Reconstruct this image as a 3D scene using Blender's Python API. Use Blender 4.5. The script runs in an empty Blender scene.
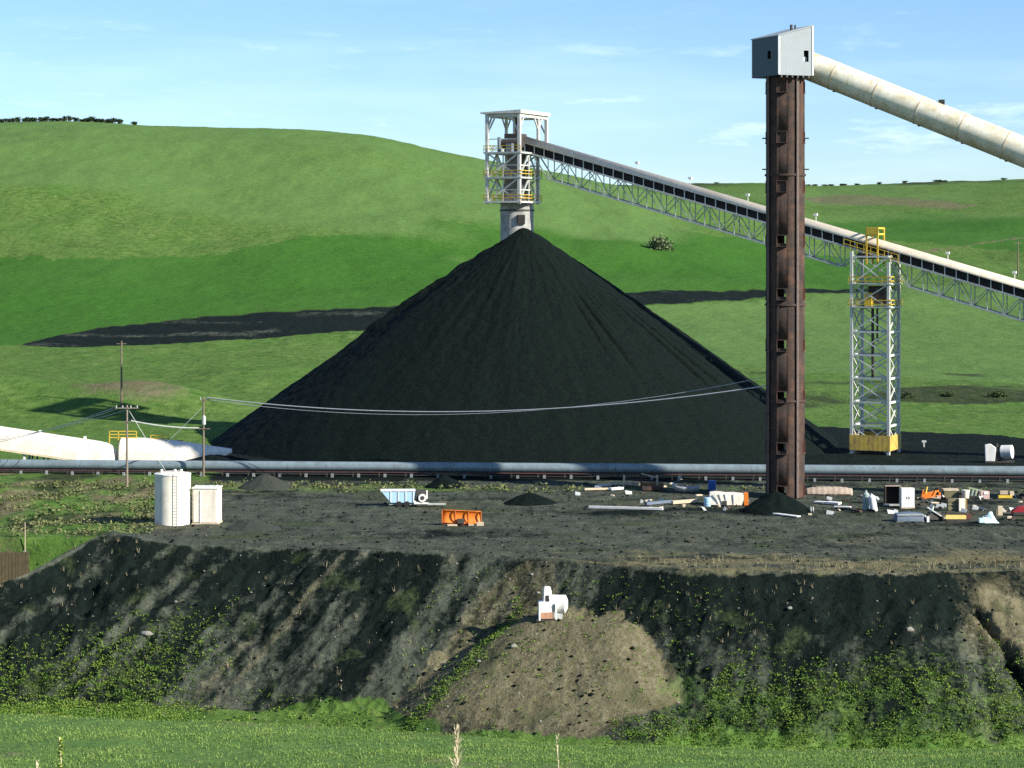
import bpy, math, random
import numpy as np
from mathutils import Vector, Matrix

R = math.radians
random.seed(7)
rng = np.random.default_rng(7)
scene = bpy.context.scene
COL = scene.collection

# ------------------------------------------------------------------ camera constants
F = 2250.0           # focal length in pixels of the 1024 wide frame
HOR = 248.0          # image row of the horizon
EYE = 31.0           # camera height above the bench
SUN_EL, SUN_AZ = R(28), R(30)     # elevation, angle behind the picture plane
SUN = Vector((math.cos(SUN_EL)*math.cos(SUN_AZ), -math.cos(SUN_EL)*math.sin(SUN_AZ), math.sin(SUN_EL)))

def at(px, py, Y):
    return Vector(((px-512)/F*Y, Y, EYE-(py-HOR)/F*Y))

# ------------------------------------------------------------------ numpy noise
_perm = rng.permutation(512)
_grad = rng.uniform(0, 2*math.pi, 512)
def perlin(x, y, seed=0):
    x = np.asarray(x, float); y = np.asarray(y, float)
    xi = np.floor(x).astype(np.int64); yi = np.floor(y).astype(np.int64)
    xf = x-xi; yf = y-yi
    u = xf*xf*xf*(xf*(xf*6-15)+10); v = yf*yf*yf*(yf*(yf*6-15)+10)
    def g(ix, iy, dx, dy):
        h = _perm[(_perm[(ix+seed*37) % 512]+iy) % 512]
        a = _grad[h]
        return np.cos(a)*dx+np.sin(a)*dy
    n00 = g(xi, yi, xf, yf); n10 = g(xi+1, yi, xf-1, yf)
    n01 = g(xi, yi+1, xf, yf-1); n11 = g(xi+1, yi+1, xf-1, yf-1)
    return ((n00*(1-u)+n10*u)*(1-v)+(n01*(1-u)+n11*u)*v)*1.5
def fbm(x, y, o=4, seed=0):
    s = 0; a = 1.0
    for i in range(o):
        s = s+a*perlin(x*2**i, y*2**i, seed+i); a *= .5
    return s
def sstep(a, b, x):
    t = np.clip((x-a)/(b-a), 0, 1); return t*t*(3-2*t)

# ------------------------------------------------------------------ terrain heights
SKY_A = ([-700, -200, 0, 60, 130, 200, 260, 340, 400, 450, 500, 560, 620, 680, 740, 820, 900],
         [143, 120, 115, 113, 117, 123, 123, 124, 135, 146, 155, 164, 177, 190, 206, 235, 248])
SKY_B = ([300, 560, 640, 700, 770, 820, 900, 1024, 1200, 1700],
         [180, 182, 183, 182, 181, 184, 181, 176, 170, 175])
CREST = ([-150, -60, -52, -49.5, -47, -43, -38, -22, -1.2, 18, 37, 49, 80, 150],
         [229, 229, 230, 231, 233, 236.5, 235, 232, 225, 215, 212.6, 216, 217, 217])
ZTOP = ([-60, -52, -49.5, -47, -44.5, -42, -39, -36], [-4.2, -3.2, -2.3, -1.1, .2, 1.0, .5, 0])
FAN = (2.4, 214.6, -4.2)
FAN2 = (9.8, 211.9, -4.2)
def fan_r(x, y):
    """distance from the short ridge on top of the soil fan, and the bearing from its middle"""
    dx, dy = FAN2[0]-FAN[0], FAN2[1]-FAN[1]
    t = np.clip(((x-FAN[0])*dx+(y-FAN[1])*dy)/(dx*dx+dy*dy), 0, 1)
    return np.hypot(x-FAN[0]-t*dx, y-FAN[1]-t*dy), np.arctan2(y-(FAN[1]+FAN2[1])/2, x-(FAN[0]+FAN2[0])/2)
CRACK = [(43.4, 211.4), (44.3, 209.6), (44.7, 208.2), (45.9, 206.8), (45.0, 205.6), (45.9, 204.2), (46.6, 202.6)]

def crest_y(x):
    return np.interp(x, *CREST)

def H(x, y):
    x = np.asarray(x, float); y = np.asarray(y, float)
    px = 512+F*x/np.maximum(y, 30)
    # near hillside
    zc = np.interp(x, [-60, -42, -17, 7, 25, 60], [-6.6, -7.2, -8.1, -9.9, -10.25, -10.1])
    yk = [-60, 0, 10, 50, 100, 145]
    zn = np.interp(y, yk, [32, 29.2, 28.0, 18.0, 5.9, -3.3])
    t = np.clip((y-145)/40, 0, 1)
    zn = np.where(y > 145, -3.3+(zc+3.3)*(t*.9+.1*t*t), zn)
    zn = zn+.18*fbm(x*.12, y*.12, 3, 3)*sstep(20, 60, y)+.05*perlin(x*.9, y*.9, 9)*sstep(20, 60, y)
    drop = np.clip(y-183, 0, None)
    zn = zn-.42*drop*sstep(0, 5, drop)
    # embankment
    cw = .9*perlin(x*.09, y*0+3.1, 5)+.35*perlin(x*.5, y*0+.7, 6)
    yc = crest_y(x)+cw
    zt = np.interp(x, *ZTOP)
    dn = np.clip(yc-y, 0, None)
    w = sstep(.5, 4, dn)
    rough = (.26*fbm((x-.6*y)*.22, y*.05, 3, 11)+.24*fbm(x*.7, y*.7, 3, 14)+.16*perlin(x*1.5, y*1.5, 16)+.10*perlin(x*.9-y*.6, y*.12, 17)+.5*sstep(-34, -44, x)*fbm(x*.45, y*.45, 3, 18))*w
    zb = zt-.70*dn+.25*np.exp(-(dn/2.0)**2)*0+rough
    lip = sstep(.2, 2.2, y-yc)*sstep(-43, -47, x)
    ledge = (zt-1.1*lip)*(1-sstep(239.4, 240.4, y))
    bench = .12*fbm(x*.08, y*.08, 3, 21)+.05*perlin(x*.6, y*.6, 22)+.22*np.exp(-((y-yc-1.2)/1.3)**2)*(1+perlin(x*.3, y*.3, 8))
    zb = np.where(y >= yc, ledge+bench, zb+.12*np.exp(-dn)*0)
    floor = -12.9+.25*fbm(x*.15, y*.15, 3, 31)
    fr, fang = fan_r(x, y)
    zf = FAN[2]-.60*np.clip(fr-1.2, 0, None)*(1+.04*perlin(fang*2.2, fr*.05, 41))+.10*fbm(x*.8, y*.8, 3, 42)*sstep(1.5, 4, fr)+.10*perlin(fang*6, fr*.1, 44)*sstep(3, 7, fr)
    zf = np.where(y < FAN[1]+4, zf, -99)
    z = np.maximum(np.maximum(zn, floor), np.maximum(zb, zf))
    # erosion crack
    dmin = np.full(np.broadcast(x, y).shape, 1e9)
    for (ax, ay), (bx, by) in zip(CRACK[:-1], CRACK[1:]):
        L2 = (bx-ax)**2+(by-ay)**2
        s = np.clip(((x-ax)*(bx-ax)+(y-ay)*(by-ay))/L2, 0, 1)
        dmin = np.minimum(dmin, np.hypot(x-ax-s*(bx-ax), y-ay-s*(by-ay)))
    z = z+.45*fbm(x*.16, y*.13, 3, 24)*sstep(-37, -43, x)*sstep(242, 247, y)*sstep(302, 294, y)
    z = z-2.0*np.exp(-(dmin/.42)**2)*sstep(213.5, 211, y)*sstep(201.5, 204, y)
    # knolls behind the yard
    for (kx, ky, sx, sy, kh) in ((-70, 430, 17, 18, 5.4), (-104, 440, 20, 24, 6.2), (-57, 540, 20, 30, 2.5), (60, 470, 30, 25, 1.2), (95, 480, 22, 25, 1.6)):
        z = z+kh*np.exp(-((x-kx)/sx)**2-((y-ky)/sy)**2)*sstep(385, 410, y)
    far = sstep(390, 470, y)
    z = z+far*(.5*fbm(x*.03, y*.02, 3, 51)+.12*fbm(x*.2, y*.2, 2, 53))
    # hills
    za = EYE+(HOR-sum(np.interp(px+q, *SKY_A) for q in (-54, -36, -18, 0, 18, 36, 54))/7)/F*1500
    t = np.clip((y-600)/900, 0, 1)
    A = za*(t*t*(3-2*t))*np.where(y > 1500, np.exp(-((y-1500)/700)**2), 1)
    zb2 = EYE+(HOR-np.interp(px, *SKY_B))/F*2400
    t = np.clip((y-560)/1840, 0, 1)
    B = zb2*(t*t*(3-2*t))*np.where(y > 2400, np.exp(-((y-2400)/900)**2), 1)
    und = (5*fbm(x*.0045, y*.0035, 3, 61)+1.2*fbm(x*.02, y*.012, 3, 65))*sstep(650, 1000, y)
    k = 9.0
    hill = k*np.logaddexp(A/k, B/k)-k*math.log(2)
    z = z+np.where(y > 540, hill+und*np.where(y > 1250, .45, 1), 0)
    return z

def ground(px, py, y0=140., y1=2900.):
    ys = np.geomspace(y0, y1, 9000)
    xs = (px-512)/F*ys
    zr = EYE-(py-HOR)/F*ys
    hit = np.nonzero(H(xs, ys) >= zr)[0]
    i = hit[0] if len(hit) else len(ys)-1
    return np.array((xs[i], ys[i]))
def gz(x, y):
    return float(H(np.array([x]), np.array([y]))[0])

# ------------------------------------------------------------------ materials
def new_mat(name):
    m = bpy.data.materials.new(name); m.use_nodes = True
    nt = m.node_tree
    return m, nt, nt.nodes['Principled BSDF']
def N(nt, t, **kw):
    n = nt.nodes.new(t)
    for k, v in kw.items():
        if k in n.inputs: n.inputs[k].default_value = v
        else: setattr(n, k, v)
    return n
def mixc(nt, fac, a, b):
    n = nt.nodes.new('ShaderNodeMix'); n.data_type = 'RGBA'
    for sock, v in ((n.inputs[0], fac), (n.inputs[6], a), (n.inputs[7], b)):
        if hasattr(v, 'is_linked') or hasattr(v, 'links'): nt.links.new(v, sock)
        elif isinstance(v, (int, float)): sock.default_value = v
        else: sock.default_value = (*v, 1)
    return n.outputs[2]
def ramp(nt, src, lo, hi):
    n = nt.nodes.new('ShaderNodeMapRange'); n.inputs[1].default_value = lo; n.inputs[2].default_value = hi
    nt.links.new(src, n.inputs[0]); return n.outputs[0]
def noise(nt, vec, scale, detail=4, rough=.6):
    n = nt.nodes.new('ShaderNodeTexNoise'); n.inputs['Scale'].default_value = scale
    n.inputs['Detail'].default_value = detail; n.inputs['Roughness'].default_value = rough
    nt.links.new(vec, n.inputs['Vector']); return n.outputs[0]
def math_n(nt, op, a, b=0.0):
    n = nt.nodes.new('ShaderNodeMath'); n.operation = op
    for s, v in ((n.inputs[0], a), (n.inputs[1], b)):
        if hasattr(v, 'links'): nt.links.new(v, s)
        else: s.default_value = v
    return n.outputs[0]
def scaled(nt, vec, s):
    n = nt.nodes.new('ShaderNodeMapping'); n.inputs['Scale'].default_value = s
    nt.links.new(vec, n.inputs['Vector']); return n.outputs[0]
def bump(nt, b, src, strength, dist):
    n = nt.nodes.new('ShaderNodeBump'); n.inputs['Strength'].default_value = strength; n.inputs['Distance'].default_value = dist
    nt.links.new(src, n.inputs['Height']); nt.links.new(n.outputs[0], b.inputs['Normal'])

MATS = {}
def paint(name, col, dirt=(.12, .09, .06), amt=.35, rough=.55, metal=0.0, sc=1.0, streak=.25, ribs=None):
    """painted or bare surface with blotches and streaks of dirt"""
    if name in MATS: return MATS[name]
    m, nt, b = new_mat(name)
    co = N(nt, 'ShaderNodeTexCoord').outputs['Object']
    n1 = noise(nt, co, 1.3*sc, 5, .65)
    n2 = noise(nt, scaled(nt, co, (2.2*sc, 2.2*sc, streak*sc)), 1.6, 4, .6)
    f = math_n(nt, 'MULTIPLY', ramp(nt, n1, .42, .72), 1.0)
    f2 = ramp(nt, n2, .5, .75)
    n3 = noise(nt, co, 7.0*sc, 3, .6)
    f = math_n(nt, 'MULTIPLY', math_n(nt, 'MAXIMUM', math_n(nt, 'MAXIMUM', f, f2), math_n(nt, 'MULTIPLY', ramp(nt, n3, .5, .7), .6)), min(1, amt*1.35))
    c = mixc(nt, f, col, dirt)
    nt.links.new(c, b.inputs['Base Color'])
    b.inputs['Roughness'].default_value = rough; b.inputs['Metallic'].default_value = metal
    b.inputs['Specular IOR Level'].default_value = .3
    if ribs:
        w = nt.nodes.new('ShaderNodeTexWave'); w.bands_direction = ribs[0]; w.inputs['Scale'].default_value = ribs[1]
        nt.links.new(co, w.inputs['Vector']); bump(nt, b, w.outputs[1], .6, ribs[2])
    MATS[name] = m
    return m

def ground_mat():
    m, nt, b = new_mat('ground_cover')
    co = N(nt, 'ShaderNodeTexCoord').outputs['Object']
    def att(n):
        a = nt.nodes.new('ShaderNodeAttribute'); a.attribute_name = n
        s = nt.nodes.new('ShaderNodeSeparateColor'); nt.links.new(a.outputs['Color'], s.inputs[0])
        return s.outputs
    A, B = att('mask_a'), att('mask_b')
    fine = noise(nt, co, 2.2, 5, .7)
    med = noise(nt, co, .33, 5, .65)
    big = noise(nt, co, .045, 4, .6)
    huge = noise(nt, co, .009, 4, .55)
    flat = noise(nt, scaled(nt, co, (.12, .022, .05)), 1, 6, .7)
    tuft = noise(nt, scaled(nt, co, (.75, .16, .3)), 1, 4, .7)
    tex = math_n(nt, 'ADD', math_n(nt, 'MULTIPLY', med, .35), math_n(nt, 'ADD', math_n(nt, 'MULTIPLY', fine, .35), math_n(nt, 'MULTIPLY', tuft, .30)))
    # grass: pale and deep green mixed at several sizes
    g = mixc(nt, ramp(nt, med, .38, .64), (.040, .096, .016), (.122, .192, .044))
    g = mixc(nt, ramp(nt, big, .40, .68), g, (.072, .148, .028))
    g = mixc(nt, math_n(nt, 'MULTIPLY', ramp(nt, flat, .45, .70), .6), g, (.130, .195, .050))
    g = mixc(nt, math_n(nt, 'MULTIPLY', ramp(nt, tuft, .50, .66), .55), g, (.030, .070, .014))
    g = mixc(nt, math_n(nt, 'MULTIPLY', ramp(nt, fine, .5, .75), .35), g, (.13, .19, .045))
    lushd = (.020, .072, .010)
    lush = mixc(nt, ramp(nt, tex, .38, .62), (.025, .088, .010), (.056, .146, .020))
    lush = mixc(nt, math_n(nt, 'MULTIPLY', ramp(nt, huge, .4, .7), .5), lush, (.060, .138, .024))
    pale = mixc(nt, ramp(nt, tex, .36, .64), (.064, .136, .030), (.136, .218, .060))
    pale = mixc(nt, math_n(nt, 'MULTIPLY', ramp(nt, flat, .42, .68), .6), pale, (.078, .144, .038))
    lush = mixc(nt, math_n(nt, 'MULTIPLY', ramp(nt, tuft, .52, .66), .35), lush, lushd)
    pale = mixc(nt, math_n(nt, 'MULTIPLY', ramp(nt, tuft, .50, .66), .32), pale, (.045, .085, .024))
    dry = mixc(nt, ramp(nt, tex, .36, .62), (.075, .075, .034), (.175, .155, .085))
    scrub = mixc(nt, ramp(nt, tex, .4, .6), (.018, .032, .012), (.055, .070, .028))
    soil = mixc(nt, ramp(nt, tex, .36, .64), (.076, .069, .037), (.186, .166, .098))
    soil = mixc(nt, math_n(nt, 'MULTIPLY', ramp(nt, fine, .56, .66), .5), soil, (.235, .215, .145))
    dust = mixc(nt, ramp(nt, tex, .38, .64), (.022, .029, .0215), (.108, .118, .086))
    coal = mixc(nt, ramp(nt, tex, .40, .66), (.0034, .0068, .0055), (.0120, .0185, .0145))
    def lay(base, mask, top, spread=.55):
        # masks get a ragged border from the noise
        k = math_n(nt, 'ADD', mask, math_n(nt, 'MULTIPLY', math_n(nt, 'SUBTRACT', tex, .5), spread*1.6))
        k = math_n(nt, 'MULTIPLY', ramp(nt, k, .32, .68), ramp(nt, mask, 0.02, .12))
        return mixc(nt, k, base, top)
    c = lay(g, A[2], lush, .25)
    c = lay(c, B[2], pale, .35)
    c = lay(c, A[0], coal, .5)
    C2 = att('mask_c')
    c = lay(c, C2[0], dust, 1.0)
    c = lay(c, A[1], soil, .8)
    c = lay(c, C2[1], g, 1.3)
    c = lay(c, B[1], scrub, 1.1)
    c = lay(c, B[0], dry, 1.2)
    nt.links.new(c, b.inputs['Base Color'])
    b.inputs['Roughness'].default_value = .95; b.inputs['Specular IOR Level'].default_value = .06
    hh = math_n(nt, 'ADD', math_n(nt, 'MULTIPLY', fine, .5), math_n(nt, 'MULTIPLY', med, 1.2))
    bump(nt, b, hh, .85, .45)
    return m

def coal_mat():
    m, nt, b = new_mat('coal')
    co = N(nt, 'ShaderNodeTexCoord').outputs['Object']
    n1 = noise(nt, co, 2.6, 6, .75); n2 = noise(nt, co, .12, 4, .6)
    c = mixc(nt, ramp(nt, n1, .38, .68), (.0022, .0050, .0042), (.0072, .0138, .0110))
    c = mixc(nt, math_n(nt, 'MULTIPLY', ramp(nt, n2, .4, .7), .5), c, (.0050, .0100, .0080))
    nt.links.new(c, b.inputs['Base Color'])
    b.inputs['Roughness'].default_value = .9; b.inputs['Specular IOR Level'].default_value = .08
    bump(nt, b, n1, .9, .25)
    return m

def leaf_mat(name, a, bcol, sc=1.5, rough=.7):
    if name in MATS: return MATS[name]
    m, nt, b = new_mat(name)
    co = N(nt, 'ShaderNodeTexCoord').outputs['Object']
    n1 = noise(nt, co, sc, 3, .6); n2 = noise(nt, co, sc*.15, 3, .6)
    f = math_n(nt, 'ADD', math_n(nt, 'MULTIPLY', n1, .55), math_n(nt, 'MULTIPLY', n2, .45))
    nt.links.new(mixc(nt, ramp(nt, f, .36, .62), a, bcol), b.inputs['Base Color'])
    b.inputs['Roughness'].default_value = rough; b.inputs['Specular IOR Level'].default_value = .15
    MATS[name] = m
    return m

GROUND = ground_mat(); COAL = coal_mat()
WHITE = paint('white_paint', (.74, .74, .70), (.36, .30, .20), .30, sc=.6)
WHITE2 = paint('white_tank', (.78, .73, .62), (.42, .33, .21), .42, sc=.5, streak=.12)
TOWERW = paint('weathered_white_steel', (.66, .66, .60), (.30, .22, .14), .45, sc=.8)
GALV = paint('galvanised_steel', (.50, .53, .50), (.20, .17, .12), .40, .5, .2)
TRUSS = paint('truss_steel', (.50, .54, .48), (.14, .12, .09), .45, .55, .1)
CREAM = paint('cream_sheet', (.84, .73, .55), (.50, .34, .18), .30, sc=.5, streak=1)
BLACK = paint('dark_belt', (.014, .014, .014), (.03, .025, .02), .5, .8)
DARK = paint('dark_steel', (.045, .045, .042), (.10, .06, .04), .4, .6)
YELLOW = paint('yellow_paint', (.66, .46, .045), (.30, .18, .06), .35)
RUST = paint('rusty_steel', (.030, .024, .021), (.110, .056, .033), .95, .8, 0, .55, .06)
RUST2 = paint('rusty_rib', (.046, .032, .027), (.100, .054, .036), .7, .8, 0, .6, .08)
REDRUST = paint('red_rust', (.15, .048, .036), (.09, .05, .036), .6, .8)
PALEFLANGE = paint('pale_flange', (.13, .10, .085), (.07, .045, .035), .8, .75)
CONC = paint('concrete', (.42, .41, .38), (.10, .095, .085), .6, .9, 0, .35, .2)
HOOD = paint('hood_sheet', (.25, .32, .335), (.14, .155, .15), .55, .45, .25, .5, 1)
CLAD = paint('cladding', (.36, .40, .41), (.30, .30, .28), .3, .5, .15, .6, .12, ('X', 3.2, .08))
CLAD_SHADE = paint('shaded_cladding', (.050, .075, .090), (.05, .06, .065), .3, .55, .15, .6, .12)  # same cladding, with the shade of the sunless side put into its colour
TUBEW = paint('tube_cream', (.76, .73, .60), (.42, .33, .15), .62, .45, .1, .35, 1)
WOOD = paint('weathered_wood', (.19, .15, .11), (.08, .06, .045), .5, .9)
PALEWOOD = paint('pale_wood', (.56, .47, .33), (.28, .20, .12), .45, .85)
BLUE = paint('light_blue', (.36, .56, .72), (.25, .25, .25), .25)
DBLUE = paint('blue_plastic', (.03, .11, .36), (.10, .12, .16), .3)
SLATE = paint('slate_blue', (.10, .14, .19), (.20, .20, .20), .4)
ORANGE = paint('orange_paint', (.72, .20, .025), (.30, .10, .03), .35)
OLIVE = paint('olive_box', (.17, .15, .075), (.07, .06, .04), .5)
TAN = paint('tan_shell', (.42, .34, .26), (.18, .13, .10), .5)
PINK = paint('pink_crate', (.60, .42, .38), (.3, .2, .16), .4)
CYAN = paint('pale_cyan', (.56, .74, .72), (.3, .36, .35), .3)
RED = paint('dark_red', (.34, .02, .03), (.12, .04, .03), .4)
WIRE = paint('wire_metal', (.55, .56, .55), (.18, .18, .18), .3, .5, .4)
TOWERS = paint('tower_paint', (.60, .62, .55), (.30, .26, .17), .35, .5, .05)
STONE = paint('pale_stone', (.27, .26, .22), (.16, .15, .12), .5, .9)
TIMBER = paint('timber_wall', (.105, .085, .042), (.045, .040, .022), .6, .9, 0, 1, .1)

# ------------------------------------------------------------------ object helpers
def tag(o, label, cat, group=None, kind=None):
    if label: o['label'] = label
    if cat: o['category'] = cat
    if group: o['group'] = group
    if kind: o['kind'] = kind
    return o
def thing(name, label, cat, loc, rz=0, group=None):
    o = bpy.data.objects.new(name, None); COL.objects.link(o)
    o.location = loc; o.rotation_euler = (0, 0, rz); o.empty_display_size = .2
    return tag(o, label, cat, group)

class MB:
    def __init__(s): s.v = []; s.f = []
    def add(s, vs, fs):
        n = len(s.v); s.v += [tuple(p) for p in vs]; s.f += [tuple(i+n for i in q) for q in fs]; return s
    def box(s, c, d, rz=0, M=None):
        c = Vector(c); hx, hy, hz = d[0]/2, d[1]/2, d[2]/2
        m = M or Matrix.Rotation(rz, 3, 'Z')
        vs = [c+m @ Vector((sx*hx, sy*hy, sz*hz)) for sz in (-1, 1) for sy in (-1, 1) for sx in (-1, 1)]
        return s.add(vs, [(0, 2, 3, 1), (4, 5, 7, 6), (0, 1, 5, 4), (2, 6, 7, 3), (0, 4, 6, 2), (1, 3, 7, 5)])
    def beam(s, p, q, w, h=None):
        p, q = Vector(p), Vector(q); h = h or w; d = q-p
        x = d.normalized(); up = Vector((0, 0, 1)) if abs(x.z) < .98 else Vector((0, 1, 0))
        y = up.cross(x).normalized(); z = x.cross(y)
        M = Matrix((x, y, z)).transposed()
        return s.box((p+q)/2, (d.length, w, h), M=M)
    def tube(s, p, q, r0, r1=None, n=12, caps=True):
        p, q = Vector(p), Vector(q); r1 = r0 if r1 is None else r1
        x = (q-p).normalized(); up = Vector((0, 0, 1)) if abs(x.z) < .98 else Vector((0, 1, 0))
        y = up.cross(x).normalized(); z = x.cross(y)
        vs = []
        for c, r in ((p, r0), (q, r1)):
            for i in range(n):
                a = 2*math.pi*i/n; vs.append(c+y*math.cos(a)*r+z*math.sin(a)*r)
        fs = [(i, (i+1) % n, n+(i+1) % n, n+i) for i in range(n)]
        if caps: fs += [tuple(range(n-1, -1, -1)), tuple(range(n, 2*n))]
        return s.add(vs, fs)
    def path(s, pts, r, n=5):
        for a, b in zip(pts[:-1], pts[1:]): s.tube(a, b, r, r, n, False)
        return s
    def prism(s, prof, axis0, axis1, off, depth):
        """profile in (axis0, axis1), extruded along the third vector off by depth"""
        a0, a1, o = Vector(axis0), Vector(axis1), Vector(off)
        n = len(prof)
        vs = [a0*p[0]+a1*p[1] for p in prof]+[a0*p[0]+a1*p[1]+o*depth for p in prof]
        fs = [tuple(range(n-1, -1, -1)), tuple(range(n, 2*n))]
        fs += [(i, (i+1) % n, n+(i+1) % n, n+i) for i in range(n)]
        return s.add(vs, fs)
    def loft(s, rings, closed=True, caps=True):
        n = len(rings[0]); vs = [p for r in rings for p in r]; fs = []
        for k in range(len(rings)-1):
            for i in range(n if closed else n-1):
                j = (i+1) % n
                fs.append((k*n+i, k*n+j, (k+1)*n+j, (k+1)*n+i))
        if caps: fs += [tuple(range(n-1, -1, -1)), tuple(range((len(rings)-1)*n, len(rings)*n))]
        return s.add(vs, fs)
    def build(s, name, mat, parent=None, label=None, smooth=True, bevel=0, solid=0, loc=None, kind=None):
        me = bpy.data.meshes.new(name); me.from_pydata(s.v, [], s.f)
        me.materials.append(mat); me.update()
        if smooth:
            me.shade_smooth(); me.set_sharp_from_angle(angle=R(35))
        o = bpy.data.objects.new(name, me); COL.objects.link(o)
        if parent: o.parent = parent
        if loc is not None: o.location = loc
        if bevel:
            b = o.modifiers.new('bevel', 'BEVEL'); b.width = bevel; b.segments = 2; b.limit_method = 'ANGLE'
        if solid:
            b = o.modifiers.new('solid', 'SOLIDIFY'); b.thickness = solid
        if label: o['label'] = label
        if kind: o['kind'] = kind
        return o

def np_mesh(name, verts, faces, mat, smooth=True):
    """verts (n,3), faces (m,k) with k constant"""
    me = bpy.data.meshes.new(name)
    n, (mf, k) = len(verts), faces.shape
    me.vertices.add(n); me.vertices.foreach_set('co', np.ascontiguousarray(verts, np.float32).ravel())
    me.loops.add(mf*k); me.loops.foreach_set('vertex_index', np.ascontiguousarray(faces, np.int32).ravel())
    me.polygons.add(mf); me.polygons.foreach_set('loop_start', np.arange(0, mf*k, k, dtype=np.int32))
    me.update(calc_edges=True); me.validate()
    if smooth: me.polygons.foreach_set('use_smooth', np.ones(mf, bool))
    me.materials.append(mat)
    o = bpy.data.objects.new(name, me); COL.objects.link(o)
    return o

# ------------------------------------------------------------------ the ground sheet
def in_poly(x, y, poly):
    r = np.zeros(x.shape, bool); n = len(poly)
    for i in range(n):
        (x0, y0), (x1, y1) = poly[i], poly[(i+1) % n]
        c = ((y0 > y) != (y1 > y)) & (x < (x1-x0)*(y-y0)/((y1-y0) or 1e-9)+x0)
        r ^= c
    return r
def gpoly(pts, **k): return [tuple(ground(a, b, **k)) for a, b in pts]

def build_ground():
    ys = [-40.]
    while ys[-1] < 3400:
        y = ys[-1]
        st = 6 if y < 138 else .55 if y < 200 else .34 if y < 243 else .5 if y < 300 else 1.0 if y < 390 else 1.8 if y < 520 else 3.2 if y < 720 else y*.0075
        ys.append(y+st)
    ys = np.array(ys)
    tin = np.linspace(-.225, .225, 430)
    tout = .225+np.cumsum(np.geomspace(.0015, .06, 48))
    ts = np.concatenate([-tout[::-1], tin, tout])
    T, Y = np.meshgrid(ts, ys)
    X = T*(Y+70)
    Z = H(X, Y)
    nr, nc = X.shape
    # ---- cover masks; yard, field and road outlines are image pixels cast onto the terrain
    far = np.clip(Y/400, .3, 4)
    jx = X+(1.2*fbm(X*.15, Y*.15, 3, 71)*far)
    jy = Y+(2.5*fbm(X*.1+9, Y*.06, 3, 75)*far)
    yc = crest_y(X)
    px = 512+F*X/np.maximum(Y, 30)
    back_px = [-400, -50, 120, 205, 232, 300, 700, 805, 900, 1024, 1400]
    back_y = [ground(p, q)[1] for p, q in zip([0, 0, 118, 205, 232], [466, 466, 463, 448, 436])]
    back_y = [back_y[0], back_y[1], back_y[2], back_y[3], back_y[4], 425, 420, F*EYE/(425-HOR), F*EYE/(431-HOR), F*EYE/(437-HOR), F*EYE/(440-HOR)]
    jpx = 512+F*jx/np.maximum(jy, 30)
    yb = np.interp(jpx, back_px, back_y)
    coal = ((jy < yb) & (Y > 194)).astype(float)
    soil = np.zeros_like(X); lush = np.zeros_like(X); dry = np.zeros_like(X)
    scrub = np.zeros_like(X); pale = np.zeros_like(X); dust = np.zeros_like(X); over = np.zeros_like(X)
    # bench: trampled dust over coal
    bench = (Y > yc-.3) & (Y < 300)
    dust[bench] = (.72+.45*fbm(X*.05, Y*.1, 3, 81))[bench]
    dust = np.where((Y > 300) & (Y < 385), .12+.2*fbm(X*.05, Y*.08, 3, 82), dust)
    # bank: dusty streaks running down to the left
    dn = yc-Y
    face = (dn > 0) & (Y > 194)
    shr = np.interp(X, [-50, 0, 20, 50], [.95, .75, .15, -.1])*(Y-215)
    st = fbm((X-shr)*.14, (Y-215)*.03, 3, 84)
    st2 = fbm((X-shr)*.6, Y*.08, 3, 85)
    dust[face] = np.clip(.36+.30*st+.36*st2+.22*perlin(X*1.1, Y*1.1, 120), 0, .8)[face]
    scrub = np.where(face, np.clip(.10+.5*fbm(X*.25, Y*.25, 3, 128), 0, .5), scrub)
    dust = np.where(face & (X > 12), dust*sstep(-.5, -7, Z)*.9+.05, dust)
    cx = (X-.75*(Y-222))
    pale_streak = np.exp(-((cx+25)/5.0)**2)*.26+np.exp(-((cx+4)/4)**2)*.15  # two paler diagonal streaks added to the dust mask
    dust[face] = np.clip(dust+pale_streak, 0, 1)[face]
    soil[face] = np.clip(.34*np.exp(-((cx+24)/4.0)**2)*(1+st2)+.16*st2, 0, .55)[face]
    # grass at the foot of the bank and in the gully
    foot = sstep(-11.0, -12.6, Z+.8*fbm(X*.3, Y*.3, 2, 87))
    over = np.where((Y > 186) & (Y < 214), np.clip(foot, 0, 1), 0)
    gl = sstep(-27, -38, X+3*fbm(X*.2, Y*.2, 3, 86))*np.where(face, sstep(-7.5, -12.0, Z-(X+44)*.16+2.6*fbm(X*.25, Y*.25, 3, 88)), 0)
    over = np.maximum(over, gl*.22)
    # soil fan
    fr, _a = fan_r(X, Y)
    nf = 1.0*fbm(X*.35, Y*.35, 4, 89)+.25*perlin(X*1.3, Y*1.3, 119)
    fan = (FAN[2]-.60*np.clip(fr-1.2, 0, None) > -.70*dn-.7+nf) & (Y < FAN[1]+1.5) & (fr < 15.6+1.8*fbm(X*.35, Y*.35, 2, 90)) & face
    soil = np.where(fan, np.maximum(soil, 1-.55*sstep(9.5, 15.5, fr+1.5*fbm(X*.4, Y*.4, 2, 127))), soil); over = np.where(fan & (fr < 14.2), over*.15, over)
    dust = np.where(fan, np.clip(dust, .5, 1), dust)
    soil = np.where(face & (fr < 9) & (X < FAN[0]+2) & (Y > FAN[1]-3), np.maximum(soil, .5), soil)
    soil = np.maximum(soil, np.where(face, .72*np.exp(-((X-46)/5.5)**2-((Z+3.5)/4.6)**2)*(1+.5*fbm(X*.3, Y*.3, 3, 117)), 0))
    dark = sstep(.35, .6, np.exp(-((X-14.0)/5.5)**2-((Z+12.2)/2.6)**2)+.25*fbm(X*.4, Y*.4, 2, 94))*np.where(face, 1, 0)
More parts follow.
